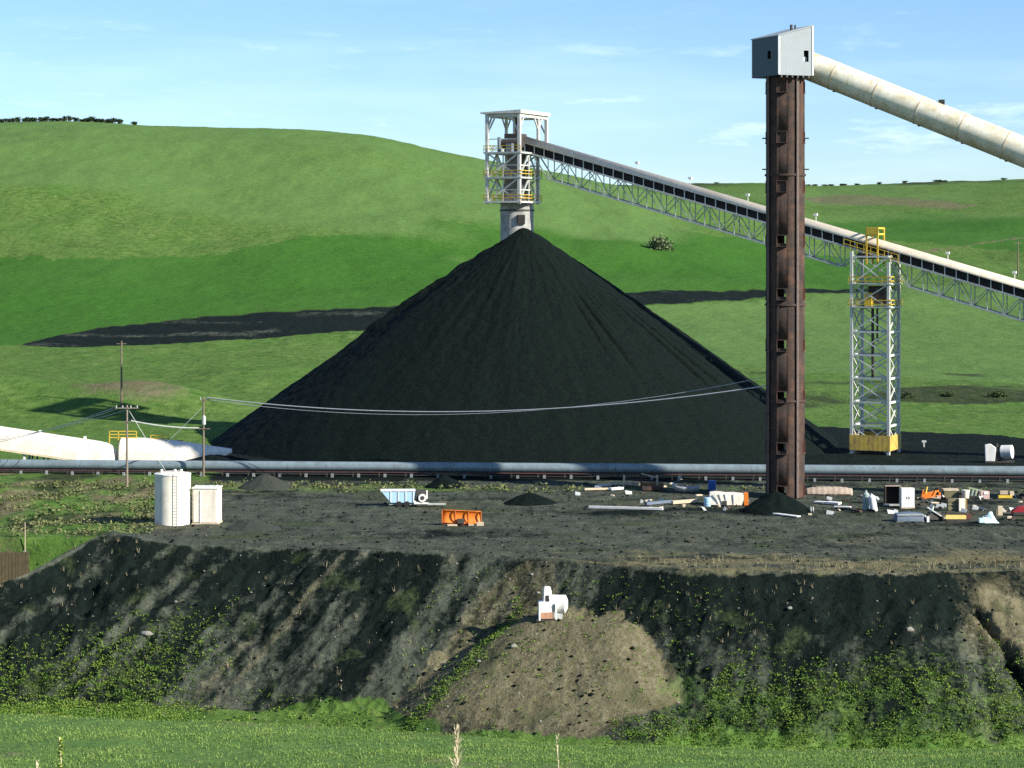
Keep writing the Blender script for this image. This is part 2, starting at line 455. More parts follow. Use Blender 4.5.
    soil = soil*(1-dark*.9)
    wl = np.where(face & (X > 13) & (Z < -5), .40*np.clip(sstep(-5, -9, Z+1.5*fbm(X*.15, Y*.15, 3, 91)), 0, 1), 0)
    over = np.maximum(over, wl)
    # dry verge along the crest and pale tracks on the bench
    verge = np.exp(-((Y-yc-7-X*.05)/7.5)**2)*sstep(-8, 22, X)*(.60+.4*fbm(X*.1, Y*.3, 3, 93))
    verge = verge+.45*np.exp(-((Y-yc-1.3)/1.2)**2)*sstep(-30, 10, X)
    for (ox, oy, sl, wd) in ((0, 19, -.30, 1.1), (0, 21.8, -.30, 1.0), (0, 34, -.12, 1.3), (0, 37, -.12, 1.1)):
        ln = np.exp(-((Y-(214+oy+sl*X*.4+2.2*perlin(X*.03, X*0+1.7, 95)))/wd)**2)
        dust = np.where(bench, np.clip(dust+.30*ln, 0, 1), dust)
    dry = np.where(Y > yc-.2, np.clip(verge, 0, .85), 0)
    dry = np.where((Y < 330) & (Y > 195), dry, 0)
    soil = np.maximum(soil, np.where(bench, np.clip(.16+.32*fbm(X*.06, Y*.09, 3, 96), 0, .5), 0))
    # scrubby grass left of the bench, by the poles and along the belt line
    lx = X+1.5*fbm(X*.2, Y*.12, 3, 97)
    left = sstep(-38, -43, lx)*np.where((Y > yc+.8) & (Y < 312), 1, 0)
    over = np.maximum(over, left*(.8+.25*fbm(X*.12, Y*.08, 3, 98))); scrub = np.maximum(scrub, left*np.clip(.3+1.1*fbm(X*.09, Y*.05, 3, 99), 0, .9))
    coal = coal*(1-left*.9)
    strip = np.exp(-((Y-(290-.06*X))/5.5)**2)*sstep(6, -6, X)*sstep(-46, -36, X)
    over = np.maximum(over, strip*(.62+.5*fbm(X*.15, Y*.1, 3, 101))); dry = np.maximum(dry, strip*.45)
    bg_ = np.where(bench & (X > -38), np.clip(.14+.50*fbm(X*.09, Y*.18, 4, 118), 0, .5), 0)
    scrub = np.maximum(scrub, bg_); over = np.maximum(over, bg_*.55)
    strip2 = np.exp(-((Y-(291-.04*X))/4)**2)*np.where(X > 6, .42, 0)*np.clip(1+fbm(X*.1, Y*.1, 2, 102), 0, 1)
    over = np.maximum(over, strip2)
    pale = np.where(Y < 191, .95, pale); dry = np.where(Y < 191, np.clip(.10+.3*fbm(X*.1, Y*.1, 3, 104)+.25*np.exp(-((Y-184)/3.5)**2), 0, .6), dry)
    dry = np.maximum(dry, left*np.clip(.35+1.0*fbm(X*.14+5, Y*.08, 3, 114), 0, .85))
    # meadow, fields and the old haul road on the hill
    lushp = gpoly([(-140, 262), (0, 258), (100, 260), (200, 256), (240, 251), (300, 238), (400, 224), (470, 221), (560, 221), (640, 224), (700, 233), (780, 243), (900, 262), (900, 284), (765, 292), (620, 296), (400, 309), (300, 314), (200, 320), (100, 330), (20, 345), (-140, 350)], y0=500)
    lush = np.maximum(lush, in_poly(jx, jy, lushp).astype(float)*.95)
    lushr = gpoly([(770, 218), (900, 213), (1100, 214), (1300, 222), (1300, 250), (1100, 262), (1000, 250), (860, 238)], y0=500)
    lush = np.maximum(lush, in_poly(jx, jy, lushr).astype(float)*.75)
    palep = gpoly([(640, 306), (800, 300), (900, 282), (1040, 290), (1300, 300), (1300, 395), (1040, 385), (800, 372), (700, 360)], y0=420)
    pale = np.maximum(pale, in_poly(jx, jy, palep).astype(float)*.85)
    hp = sstep(960, 1080, Y+60*fbm(X*.01, Y*.01, 2, 115))*sstep(760, 640, px+40*fbm(X*.01, Y*.01, 2, 116))
    pale = np.maximum(pale, hp*(.75+.25*fbm(X*.006, Y*.006, 3, 105)))
    pale = np.maximum(pale, sstep(660, 740, px)*sstep(1400, 1600, Y)*(.40+.6*fbm(X*.005, Y*.005, 3, 106)))
    scrub = np.where(Y > 2050, np.maximum(scrub, .35+.4*fbm(X*.01, Y*.004, 3, 107)), scrub)
    scrub = np.where((Y > 420) & (Y < 560) & (px > 560), np.maximum(scrub, np.clip(.12+.75*fbm(X*.05, Y*.03, 3, 108), 0, .7)), scrub)
    for pts in ([(860, 396), (900, 388), (960, 386), (1100, 392), (1100, 402), (960, 404), (890, 402)],):
        scrub = np.maximum(scrub, in_poly(jx*.3+X*.7, jy*.3+Y*.7, gpoly(pts, y0=395)).astype(float))
    tanp = gpoly([(800, 197), (840, 194), (905, 198), (980, 205), (960, 210), (880, 205), (820, 204)], y0=800)
    dry = np.maximum(dry, in_poly(jx, jy, tanp).astype(float)*.6)
    tr = gpoly([(900, 254), (960, 246), (1024, 237), (1024, 239), (960, 248.5), (900, 256.5)], y0=700)
    dry = np.maximum(dry, in_poly(X, Y, tr).astype(float)*.8)
    kn = np.exp(-((X+74)/12)**2-((Y-432)/14)**2)
    dry = np.maximum(dry, np.where(Y > 400, np.clip(kn*1.0-.1, 0, .75), 0))
    soil = np.maximum(soil, np.where(Y > 400, np.clip(.7*np.exp(-((X+68)/9)**2-((Y-425)/12)**2), 0, .6), 0))
    road = gpoly([(16, 346), (60, 335), (100, 327), (200, 317), (300, 311), (400, 306), (520, 299), (620, 293), (700, 291), (765, 290), (850, 288), (905, 287),
                  (905, 289.5), (850, 292.5), (765, 297), (700, 302), (620, 306), (520, 318), (400, 328), (300, 335), (200, 342), (100, 346.5), (60, 347.5)], y0=500)
    rd = in_poly(X+.25*(jx-X), Y+.25*(jy-Y), road).astype(float)
    for _ in range(2): rd[1:-1, 1:-1] = (rd[1:-1, 1:-1]*2+rd[:-2, 1:-1]+rd[2:, 1:-1]+rd[1:-1, :-2]+rd[1:-1, 2:])/6
    coal = np.maximum(coal, rd); dust = np.where(rd > 0, rd*(.14+.5*fbm(X*.03, Y*.05, 3, 111)), dust)
    for m_ in (lush, pale, over): m_ *= 1-rd
    # embankment under the haul road
    # smooth the masks over one grid step
    def blur(a):
        b = a.copy(); b[1:-1, 1:-1] = (a[1:-1, 1:-1]*4+a[:-2, 1:-1]+a[2:, 1:-1]+a[1:-1, :-2]+a[1:-1, 2:])/8; return b
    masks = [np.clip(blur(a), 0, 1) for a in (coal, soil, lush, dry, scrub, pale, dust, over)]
    P = np.stack([X, Y, Z], -1).reshape(-1, 3)
    gx = np.gradient(P.reshape(nr, nc, 3), axis=1).reshape(-1, 3); gy = np.gradient(P.reshape(nr, nc, 3), axis=0).reshape(-1, 3)
    nrm = np.cross(gx, gy); nrm /= np.linalg.norm(nrm, axis=1)[:, None]
    idx = np.arange(nr*nc).reshape(nr, nc)
    quads = np.stack([idx[:-1, :-1], idx[:-1, 1:], idx[1:, 1:], idx[1:, :-1]], -1).reshape(-1, 4)
    cxm = X[:-1, :-1].ravel(); cym = Y[:-1, :-1].ravel(); ccr = crest_y(cxm)
    zone = np.where(cym < 192, 0, np.where(cym < ccr-.2, 1, np.where(cym < 392, 2, np.where(cym < 640, 3, 4))))
    names = ['grass_slope', 'embankment', 'coal_yard', 'meadow', 'hills']
    for z, nm in enumerate(names):
        q = quads[zone == z]
        used = np.unique(q); remap = np.full(nr*nc, -1, np.int64); remap[used] = np.arange(len(used))
        o = np_mesh(nm, P[used], remap[q], GROUND)
        me = o.data
        for an, ch in (('mask_a', masks[0:3]), ('mask_b', masks[3:6]), ('mask_c', masks[6:8])):
            a = me.color_attributes.new(an, 'FLOAT_COLOR', 'POINT')
            d = np.zeros((len(used), 4), np.float32); d[:, 3] = 1
            for i, c in enumerate(ch): d[:, i] = c.ravel()[used]
            a.data.foreach_set('color', d.ravel())
        me.normals_split_custom_set_from_vertices(nrm[used])
        tag(o, None, None, kind='structure')
build_ground()

# ------------------------------------------------------------------ leaf and blade clouds
def leaf_cloud(name, centres, sizes, nper, mat, flat=.6, wid=.35, upright=False):
    """nper pointed leaves round every centre"""
    n = len(centres)*nper
    c = np.repeat(centres, nper, 0); s = np.repeat(sizes, nper)
    a = rng.uniform(0, 2*math.pi, n)
    out = rng.uniform(0, 1, n)**.7
    if upright:
        base = c+np.stack([np.cos(a)*s*.35*out, np.sin(a)*s*.35*out, np.zeros(n)], 1)
        lean = rng.uniform(0, .5, n); b2 = rng.uniform(0, 2*math.pi, n)
        tip = base+np.stack([np.cos(b2)*lean*s, np.sin(b2)*lean*s, s*rng.uniform(.6, 1.2, n)], 1)
        side = np.stack([-np.sin(a), np.cos(a), np.zeros(n)], 1)*(s*wid*.5)[:, None]
        v = np.stack([base-side, base+side, tip], 1).reshape(-1, 3)
        f = np.arange(n*3).reshape(-1, 3)
    else:
        hgt = s*flat*rng.uniform(.1, 1, n)*np.sqrt(np.clip(1-out**2*.8, .05, 1))
        base = c+np.stack([np.cos(a)*s*out*.55, np.sin(a)*s*out*.55, hgt], 1)
        d = np.stack([np.cos(a+rng.normal(0, .7, n)), np.sin(a+rng.normal(0, .7, n)), rng.uniform(-.3, .9, n)], 1)
        d /= np.linalg.norm(d, axis=1)[:, None]
        L = (s*rng.uniform(.35, .75, n))[:, None]
        sd = np.cross(d, rng.normal(0, 1, (n, 3))); sd /= np.linalg.norm(sd, axis=1)[:, None]
        m = base+d*L*.5
        v = np.stack([base, m+sd*L*wid, base+d*L, m-sd*L*wid], 1).reshape(-1, 3)
        f = np.arange(n*4).reshape(-1, 4)
    return np_mesh(name, v, f, mat, smooth=False)

def scatter(n, x0, x1, y0, y1, keep):
    x = rng.uniform(x0, x1, n); y = rng.uniform(y0, y1, n)
    z = H(x, y); k = keep(x, y, z) > rng.uniform(0, 1, n)
    return np.stack([x, y, z], 1)[k]

# foreground grass
def k_fg(x, y, z): return np.clip(.55+.9*fbm(x*.12, y*.12, 3, 121), .12, 1)
p = scatter(52000, -47, 47, 146, 189, k_fg)
o = leaf_cloud('grass', p, rng.uniform(.05, .19, len(p)), 4, leaf_mat('grass_blade', (.105, .190, .034), (.225, .310, .085), .8), wid=.45, upright=True)
tag(o, 'short green grass covering the near slope', 'grass', kind='stuff')
# leafy weeds on the lower bank
def k_w(x, y, z):
    fan = fan_r(x, y)[0] < 13
    dn = crest_y(x)-y
    pr = np.where(x > 9, sstep(-4.0, -8.5, z+1.6*fbm(x*.12, y*.12, 3, 122))*(.52+.55*fbm(x*.35, y*.35, 3, 123)), 0)
    pl = sstep(-26, -38, x+3*perlin(x*.3, y*.3, 124))*sstep(-6.2, -10.5, z-(x+44)*.16+1.8*fbm(x*.25, y*.25, 3, 125))*.6
    pf = np.where(fan, .035, 0)
    edge = np.where((x > -13) & (x < 1), .6*np.exp(-((x+3.5-(y-212)*.78)/1.5)**2), 0)
    ft = sstep(-11, -12.6, z)*np.where(x > 8, .35, .10)*np.clip(.6+1.2*fbm(x*.2, y*.2, 2, 126), 0, 1)
    fan2 = fan_r(x, y)[0] < 12
    pr = np.where(fan2, .03, pr)
    return np.where((dn > 1.0), np.maximum.reduce([pr, pl, pf, edge, ft]), 0)
p = scatter(150000, -56, 56, 195, 231, k_w)
o = leaf_cloud('weeds', p, rng.uniform(.12, .40, len(p))*rng.uniform(.6, 1, len(p)), 9, leaf_mat('weed_leaf', (.052, .125, .016), (.165, .245, .040), .7), flat=.7, wid=.30)
tag(o, 'low leafy green weeds spread over the lower face of the bank', 'weeds', kind='stuff')
# scrub left of the bench and along the belt line
def k_s(x, y, z):
    l = np.where(x < -39, .45+.7*fbm(x*.13, y*.1, 3, 131), 0)
    m = np.where((x > -40) & (x < 8), np.exp(-((y-(290-.06*x))/4.5)**2)*.4, 0)
    r = np.where(x > 8, np.exp(-((y-(291-.04*x))/3)**2)*.13, 0)
    return np.where(y > 241, np.maximum.reduce([l, m, r]), 0)
p = scatter(9000, -75, 75, 241, 299, k_s)
o = leaf_cloud('scrub', p, rng.uniform(.25, .8, len(p)), 14, leaf_mat('scrub_leaf', (.060, .085, .026), (.175, .185, .075), .6), flat=.7, wid=.25)
tag(o, 'tangled grey green scrub growing on the bench by the hooded belt', 'scrub', kind='stuff')
# dry stalks on the bank face and verge
def k_d(x, y, z):
    dn = crest_y(x)-y
    f = np.where((dn > .5) & (x > 10), .30*sstep(-9, -3, z)*(.5+fbm(x*.2, y*.2, 2, 141)), 0)
    v = np.where((dn < 0) & (dn > -10), .5*sstep(5, 30, x), 0)
    l = np.where((x < -38), .10, 0)
    return np.maximum.reduce([f, v, l, np.where(dn > .5, .05, 0)])
p = scatter(7000, -56, 56, 203, 245, k_d)
o = leaf_cloud('dry_stalks', p, rng.uniform(.25, .7, len(p)), 6, leaf_mat('dry_stalk', (.13, .12, .065), (.26, .23, .14), .8), wid=.10, upright=True)
tag(o, 'dry straw coloured stalks standing along the bank and its crest', 'dry grass', kind='stuff')
# rubble
def rock_cloud(name, pts, sizes, mat):
    base = np.array([(1, 0, 0), (-1, 0, 0), (0, 1, 0), (0, -1, 0), (0, 0, 1), (0, 0, -1)], float)
    tri = np.array([(0, 2, 4), (2, 1, 4), (1, 3, 4), (3, 0, 4), (2, 0, 5), (1, 2, 5), (3, 1, 5), (0, 3, 5)])
    n = len(pts)
    v = base[None]*rng.uniform(.5, 1.2, (n, 6, 1))*sizes[:, None, None]+rng.normal(0, .15, (n, 6, 3))*sizes[:, None, None]
    v[:, :, 2] *= .75
    v = (v+pts[:, None]).reshape(-1, 3)
    f = (tri[None]+np.arange(n)[:, None, None]*6).reshape(-1, 3)
    return np_mesh(name, v, f, mat, smooth=False)
def k_r(x, y, z):
    dn = crest_y(x)-y
    return np.where(dn > .3, .4+.5*fbm(x*.2, y*.2, 2, 151), .05)
p = scatter(2600, -56, 56, 199, 250, k_r)
o = rock_cloud('rubble', p, rng.uniform(.04, .15, len(p)), STONE)
tag(o, 'grey broken stone scattered down the dark bank', 'rubble', kind='stuff')
def k_c(x, y, z):
    dn = crest_y(x)-y
    return np.where(dn > .3, .5+.8*fbm(x*.25, y*.25, 2, 152), .25)
p = scatter(9000, -60, 60, 199, 300, k_c)
o = rock_cloud('coal_lumps', p, rng.uniform(.06, .28, len(p)), COAL)
tag(o, 'black coal lumps lying over the bank and the bench', 'coal lumps', kind='stuff')

# ------------------------------------------------------------------ coal pile
def coal_cone(name, label, px, Y, apex, rad, zbase=None, group=None, seed=0, n=96, m=40, cat='coal heap', mat=COAL, rough=1.0, sx=1.0):
    x0 = (px-512)/F*Y
    zb = gz(x0, Y) if zbase is None else zbase
    th = np.linspace(0, 2*math.pi, n, endpoint=False)
    rr = np.linspace(0, 1, m)**.9*rad
    Rr, Th = np.meshgrid(rr, th, indexing='ij')
    ux, uy = np.cos(Th), np.sin(Th)
    h = apex*(1-np.sqrt((Rr/rad)**2+(.0002 if apex > 10 else .004)))
    h = h+rough*(.035*apex**.5)*fbm(ux*3+seed, uy*3+Rr*.03, 3, 161+seed)*np.minimum(1, Rr/rad*3)
    h = h+rough*.016*fbm(ux*14+seed, uy*14+Rr*.02, 3, 165)*np.minimum(1, Rr/rad*4)*apex**.4
    h = h+rough*.07*fbm(ux*Rr*1.1+seed, uy*Rr*1.1, 3, 166)*min(1, apex/3)
    h = h+.12*rough*fbm(ux*Rr*.5, uy*Rr*.5, 3, 167)*min(1, apex/6)
    h = np.maximum(h, 0)*1.0-.15-.35*(Rr/rad)**6
    P = np.stack([ux*Rr*sx, uy*Rr, h], -1)
    return x0, zb, P, Rr, Th, n, m
def cone_object(name, label, args, cat, group=None, mat=COAL):
    x0, zb, P, Rr, Th, n, m = args
    idx = np.arange(m*n).reshape(m, n)
    q = np.stack([idx[:-1], np.roll(idx[:-1], -1, 1), np.roll(idx[1:], -1, 1), idx[1:]], -1).reshape(-1, 4)[:, ::-1]
    o = np_mesh(name, P.reshape(-1, 3), q, mat)
    return o
PILE_Y = 363.5; PILE_PX = 524.5
args = coal_cone('coal_pile', '', PILE_PX, PILE_Y, 34.9, 50.9, 0, n=720, m=260)
x0, zb, P, Rr, Th, n_, m_ = args
# slumped ridge on the upper left and slide gullies on the right
lf = np.exp(-((np.angle(np.exp(1j*(Th-R(188)))))/.10)**2)*sstep(4, 9, Rr)*sstep(34, 22, Rr)
P[..., 2] += 1.2*lf*(.7+.6*fbm(Rr*.2, Th*3, 3, 171))
gu = np.clip(perlin(Th*22, Rr*.045, 173)-.15, 0, 1)*sstep(12, 20, Rr)*sstep(42, 30, Rr)*np.exp(-((np.angle(np.exp(1j*(Th-R(318)))))/.35)**2)
P[..., 2] -= 1.9*gu
P[..., 2] += .28*fbm(np.cos(Th)*2+4, np.sin(Th)*2+Rr*.025, 3, 178)*sstep(6, 20, Rr)
P[..., 2] += .10*fbm(Th*9, Rr*.06, 3, 175)*sstep(3, 12, Rr)
o = cone_object('coal_pile', '', args, 'coal pile'); o.location = (x0, PILE_Y, 0)
tag(o, 'huge black conical coal pile below the white conveyor head tower', 'coal pile')

for px, py, w, h, lab, sx in ((530, 503, 23, 10, 'low dark coal heap alone on the open bench beyond the orange plough blade', 1.2),
                              (445, 487, 21, 11, 'small rounded coal heap in front of the belt line behind the blue trailer', 1.0),
                              (776, 511, 36, 18, 'dark coal heap at the foot of the rusty column', 1.0),
                              (252, 529, 24, 9, 'low gravelly heap beside the square white tank', 1.3),
                              (266, 488, 24, 13, 'weedy earth heap beside the darker utility pole', 1.2)):
    g = ground(px, py)
    k = g[1]/F
    args = coal_cone('', '', px, g[1]+w*k*.0, h*k*1.25, w*k*1.15, gz(*g), n=64, m=24, seed=px % 7, rough=1.7, sx=sx)
    o = cone_object('coal_heap' if px != 266 else 'earth_heap', lab, args, 'heap', mat=COAL if px not in (252, 266) else paint('gravel', (.040, .046, .034), (.016, .020, .016), .8, .95, 0, 3))
    o.location = (args[0], g[1], args[1]); tag(o, lab, 'heap')

# ------------------------------------------------------------------ conveyor direction and head tower
AL = R(25)
U = Vector((math.cos(AL), -math.sin(AL), 0))
HT = Vector(((517-512)/F*366, 366, 0))
ht = thing('head_tower', 'white open steel head tower on a concrete tube above the coal pile', 'conveyor tower', (HT.x, HT.y, 0), -AL)
a_, b_ = 2.85, 5.3
ZR, Z1, Z2, Z3 = 52.6, 46.3, 42.3, 38.4
mb = MB().tube((0, 0, .0), (0, 0, Z3-.16), 2.7, 2.7, 40)
tubeo = mb.build('stacking_tube', CONC, ht)
MB().box((1.7, -2.15, 35.6), (1.2, .7, 1.5), R(38)).build('discharge_opening', BLACK, tubeo)
MB().tube((0, 0, 37.0), (0, 0, 37.25), 2.85, 2.85, 40).build('collar', DARK, tubeo)
# roof
rf = MB()
rf.prism([(-a_-1.0, ZR), (a_+.5, ZR+.0), (a_+.5, ZR+.55), (-a_-1.0, ZR+.25)], (1, 0, 0), (0, 0, 1), (0, 1, 0), 2*b_+1.0)
for i in range(len(rf.v)): rf.v[i] = (rf.v[i][0], rf.v[i][1]-b_-.5, rf.v[i][2])
rf.build('roof', TOWERW, ht)
for sx in (-a_, a_):
    for sy in (-b_, b_):
        zlo = Z3-.3 if sy < 0 else Z1-.6
        MB().beam((sx, sy, zlo), (sx, sy, ZR), .48).build('post', TOWERW, ht)
    MB().beam((sx, 2.0, Z3-.3), (sx, 2.0, ZR), .40).build('post', TOWERW, ht)
# roof beams and knee braces
for sy in (-b_, b_):
    MB().beam((-a_, sy, ZR-.35), (a_, sy, ZR-.35), .35).beam((-a_, sy, ZR-3.3), (-a_+1.5, sy, ZR-.4), .22).beam((a_, sy, ZR-3.3), (a_-1.5, sy, ZR-.4), .22).build('roof_beam', TOWERW, ht)
for sx in (-a_, a_):
    MB().beam((sx, -b_, ZR-.35), (sx, b_, ZR-.35), .35).beam((sx, -b_, ZR-2.6), (sx, -b_+1.8, ZR-.4), .22).beam((sx, 2, ZR-2.4), (sx, .4, ZR-.4), .2).beam((sx, 2, ZR-2.4), (sx, 3.6, ZR-.4), .2).build('roof_beam', TOWERW, ht)
for z, ym in ((Z1, b_), (Z2, 2.0), (Z3, 2.0)):
    pl = MB().box((0, (ym-b_)/2, z), (2*a_+.9, ym+b_+.9, .28)).build('platform', TOWERW if z == Z3 else GALV, ht)
    rl = MB()
    for k in range(2):
        zz = z+.65+.5*k
        pts = [(-a_-.4, -b_-.4), (a_+.4, -b_-.4), (a_+.4, ym+.4), (-a_-.4, ym+.4)]
        for q in range(4):
            p0, p1 = pts[q], pts[(q+1) % 4]
            if z == Z1 and q == 1: continue
            rl.beam((*p0, zz), (*p1, zz), .10)
            for t in np.linspace(0, 1, 5):
                rl.beam((p0[0]+(p1[0]-p0[0])*t, p0[1]+(p1[1]-p0[1])*t, z+.1), (p0[0]+(p1[0]-p0[0])*t, p0[1]+(p1[1]-p0[1])*t, z+1.2), .08)
    rl.build('railing', YELLOW, ht)
for (zl, zh) in ((Z3, Z2), (Z2, Z1)):
    for sy in (-b_, 2.0):
        MB().beam((-a_, sy, zl), (a_, sy, zh), .22).beam((a_, sy+.05, zl), (-a_, sy+.05, zh), .22).build('brace', TOWERW, ht)
    for sx in (-a_, a_):
        MB().beam((sx, -b_, zl), (sx, -1.6, zh), .22).beam((sx, -1.6, zh), (sx, 2.0, zl), .22).build('brace', TRUSS, ht)
MB().box((.2, -1.0, Z1+1.7), (2.6, 3.2, 3.0)).tube((-1.6, -2.2, Z1+1.6), (2.0, -2.2, Z1+1.6), .75, .75, 16).build('head_chute', DARK, ht, bevel=.08)
MB().tube((-1.6, -3.4, Z1+.1), (-1.6, -3.4, Z1+2.6), .28).box((.4, -3.6, Z1+.9), (1.0, .9, 1.3)).build('drive_motor', SLATE, ht)
MB().beam((.4, -1, ZR-.4), (.4, -1, ZR-4.2), .35).build('hoist', DARK, ht)
for (zl, zh) in ((Z3, Z2), (Z2, Z1)):
    for sy in (-b_+.02, 1.98):
        zm = (zl+zh)/2
        MB().beam((-a_, sy, zm), (a_, sy, zm), .16).beam((0, sy, zl), (0, sy, zh), .16).build('girt', TOWERW, ht)
    for sx in (-a_+.02, a_-.02):
        zm = (zl+zh)/2
        MB().beam((sx, -b_, zm), (sx, 2.0, zm), .16).beam((sx, -1.6, zl), (sx, -1.6, zh), .18).build('girt', TOWERW, ht)
MB().beam((-a_, -b_, Z1+2.2), (a_, -b_, Z1+2.2), .16).build('girt', TOWERW, ht)
MB().beam((-a_, b_, Z1+2.2), (a_, b_, Z1+2.2), .16).build('girt', TOWERW, ht)
# chute legs under the head floor
MB().loft([[(-1.1, -1.1, Z1), (1.1, -1.1, Z1), (1.1, 1.1, Z1), (-1.1, 1.1, Z1)], [(-1.9, -1.9, Z3-.2), (1.9, -1.9, Z3-.2), (1.9, 1.9, Z3-.2), (-1.9, 1.9, Z3-.2)]]).build('transfer_chute', paint('chute_grey', (.17, .17, .16), (.06, .06, .055), .6), ht)
ldr = MB()
for dx in (-.25, .25): ldr.beam((a_+.9+dx*0, -1+dx, Z3), (a_+.9, -1+dx, Z1), .07)
for z in np.arange(Z3, Z1, .45): ldr.beam((a_+.9, -1.25, z), (a_+.9, -.75, z), .05)
ldr.build('ladder', GALV, ht)

# ------------------------------------------------------------------ inclined belt conveyor
SL = .286
c0 = HT+U*1.2; c0.z = 49.2
cv = thing('belt_conveyor', 'long inclined belt conveyor with cream roof on a steel truss', 'conveyor', c0, -AL)
L = 168.0
def zc(s): return -SL*s
SUP = 58.6
ring = [(-1.50, -1.05), (-1.15, -.58), (-.65, -.16), (0, 0), (.65, -.16), (1.15, -.58), (1.50, -1.05)]
mb = MB()
mb.loft([[(s, y, z+zc(s)) for y, z in ring] for s in (0.0, L)], closed=False, caps=False)
mb.build('roof_cover', CREAM, cv, solid=.06)
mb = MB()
for y in (-1.12, 1.12): mb.beam((.3, y, zc(.3)-1.66), (L, y, zc(L)-1.66), .06, 1.50)  # black side sheets standing in for the shaded inside of the open sides
mb.beam((.3, 0, zc(.3)-1.5), (L, 0, zc(L)-1.5), 1.8, .25)
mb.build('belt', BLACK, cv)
for s in np.arange(.8, 86, 1.72):
    m2 = MB()
    for y in (-1.34, 1.34): m2.beam((s, y, zc(s)-.95), (s, y, zc(s)-2.52), .13, .13)
    m2.beam((s, -1.40, zc(s)-2.56), (s, 1.40, zc(s)-2.56), .13, .10)
    m2.build('upright', TOWERW, cv)
mb = MB()
for y in (-1.35, 1.35): mb.beam((0, y, zc(0)-2.4), (L, y, zc(L)-2.4), .30, .26)
for y in (1.95,): mb.beam((0, y, zc(0)-2.45), (L, y, zc(L)-2.45), .9, .08)
mb.build('deck', GALV, cv)
rl = MB()
for k in (.55, 1.05): rl.beam((2, 2.35, zc(2)-2.4+k), (L, 2.35, zc(L)-2.4+k), .06)
for s in np.arange(2, L, 2.58): rl.beam((s, 2.35, zc(s)-2.45), (s, 2.35, zc(s)-1.35), .06)
rl.build('walkway_railing', paint('pale_rail', (.50, .45, .30), (.3, .2, .1), .4), cv)
def truss(s0, s1):
    m2 = MB(); n = max(2, round((s1-s0)/2.5)); dz = -3.15
    for y in (-1.25, 1.25):
        m2.beam((s0+2.5, y, zc(s0+2.5)-2.55+dz), (s1-2.5, y, zc(s1-2.5)-2.55+dz), .22)
        m2.beam((s0, y, zc(s0)-2.7), (s0+2.5, y, zc(s0+2.5)-2.55+dz), .18); m2.beam((s1, y, zc(s1)-2.7), (s1-2.5, y, zc(s1-2.5)-2.55+dz), .18)
        xs = np.linspace(s0+2.5, s1-2.5, n)
        for i, s in enumerate(xs):
            m2.beam((s, y, zc(s)-2.5), (s, y, zc(s)-2.55+dz), .13)
            if i < n-1:
                t = xs[i+1]
                if i % 2: m2.beam((s, y, zc(s)-2.5), (t, y, zc(t)-2.55+dz), .12)
                else: m2.beam((s, y, zc(s)-2.55+dz), (t, y, zc(t)-2.5), .12)
    for i, s in enumerate(xs):
        m2.beam((s, -1.25, zc(s)-2.55+dz), (s, 1.25, zc(s)-2.55+dz), .10)
        if i < n-1: m2.beam((s, -1.25, zc(s)-2.55+dz), (xs[i+1], 1.25, zc(xs[i+1])-2.55+dz), .08)
    m2.build('truss', TRUSS, cv)
truss(2.4, SUP-2.6); truss(SUP+2.8, 112); truss(112.4, 160)
for s in (19.5, 28.5, 38.0, 49.0, 58.6, 69.5, 79.5):
    MB().tube((s, .9, zc(s)-.2), (s, .9, zc(s)+.85), .06, .06, 6).add([], []).box((s, .75, zc(s)+.95), (.55, .5, .36)).build('lamp', WHITE, cv)

# yellow take-up frame and the support tower
sp = c0+U*SUP
st = thing('support_tower', 'pale lattice support tower with yellow base holding up the conveyor', 'conveyor support', (sp.x, sp.y, gz(sp.x, sp.y)), -AL)
h_ = 2.85
top = 49.2-SL*SUP-2.75-st.location.z
levels = [.2, 4.4, 7.9, 11.5, 15.0, 18.5, 22.2, 25.7, top]
for sx in (-h_, h_):
    for sy in (-h_, h_):
        zz = top+(-SL*sx)
        MB().beam((sx, sy, -.3), (sx, sy, zz), .42).build('post', TOWERS, st)
for sgn in (-1, 1):
    for ax in (0, 1):
        for k in range(len(levels)-1):
            z0, z1 = levels[k], levels[k+1]
            def pt(t, z): return (t*h_, sgn*h_, z) if ax == 0 else (sgn*h_, t*h_, z)
            m2 = MB().beam(pt(-1, z1), pt(1, z1), .26 if ax == 0 else .34)
            if k >= 1 or True:
                if k == 0: pass
                m2.beam(pt(-1, z0), pt(1, z1), .18).beam(pt(1, z0), pt(-1, z1), .17)
            m2.build('brace', TOWERS, st)
m2 = MB()
for sgn in (-1, 1):
    m2.box((0, sgn*(h_+.26), 1.85), (2*h_+.6, .08, 2.3)); m2.box((sgn*(h_+.26), 0, 1.85), (.08, 2*h_+.44, 2.3))
m2.build('base_guard', paint('yellow_guard', (.58, .42, .06), (.22, .15, .08), .85, .6, 0, .8, .15, ('X', 1.6, .1)), st)
for z in (25.7, 22.2):
    rl = MB()
    for kx in (.5, 1.1):
        for sgn in (-1, 1):
            rl.beam((-h_-.4, sgn*(h_+.4), z+kx), (h_+.4, sgn*(h_+.4), z+kx), .12); rl.beam((sgn*(h_+.4), -h_-.4, z+kx), (sgn*(h_+.4), h_+.4, z+kx), .12)
    for t in np.linspace(-1, 1, 6):
        for sgn in (-1, 1): rl.beam((t*(h_+.4), sgn*(h_+.4), z), (t*(h_+.4), sgn*(h_+.4), z+1.1), .1)
    rl.build('railing', YELLOW, st)
    MB().box((0, 0, z), (2*h_+.9, 2*h_+.9, .12)).build('platform', GALV, st)
MB().box((.5, 0, 24.0), (2.6, 2.0, 2.8)).build('counterweight', DARK, st)
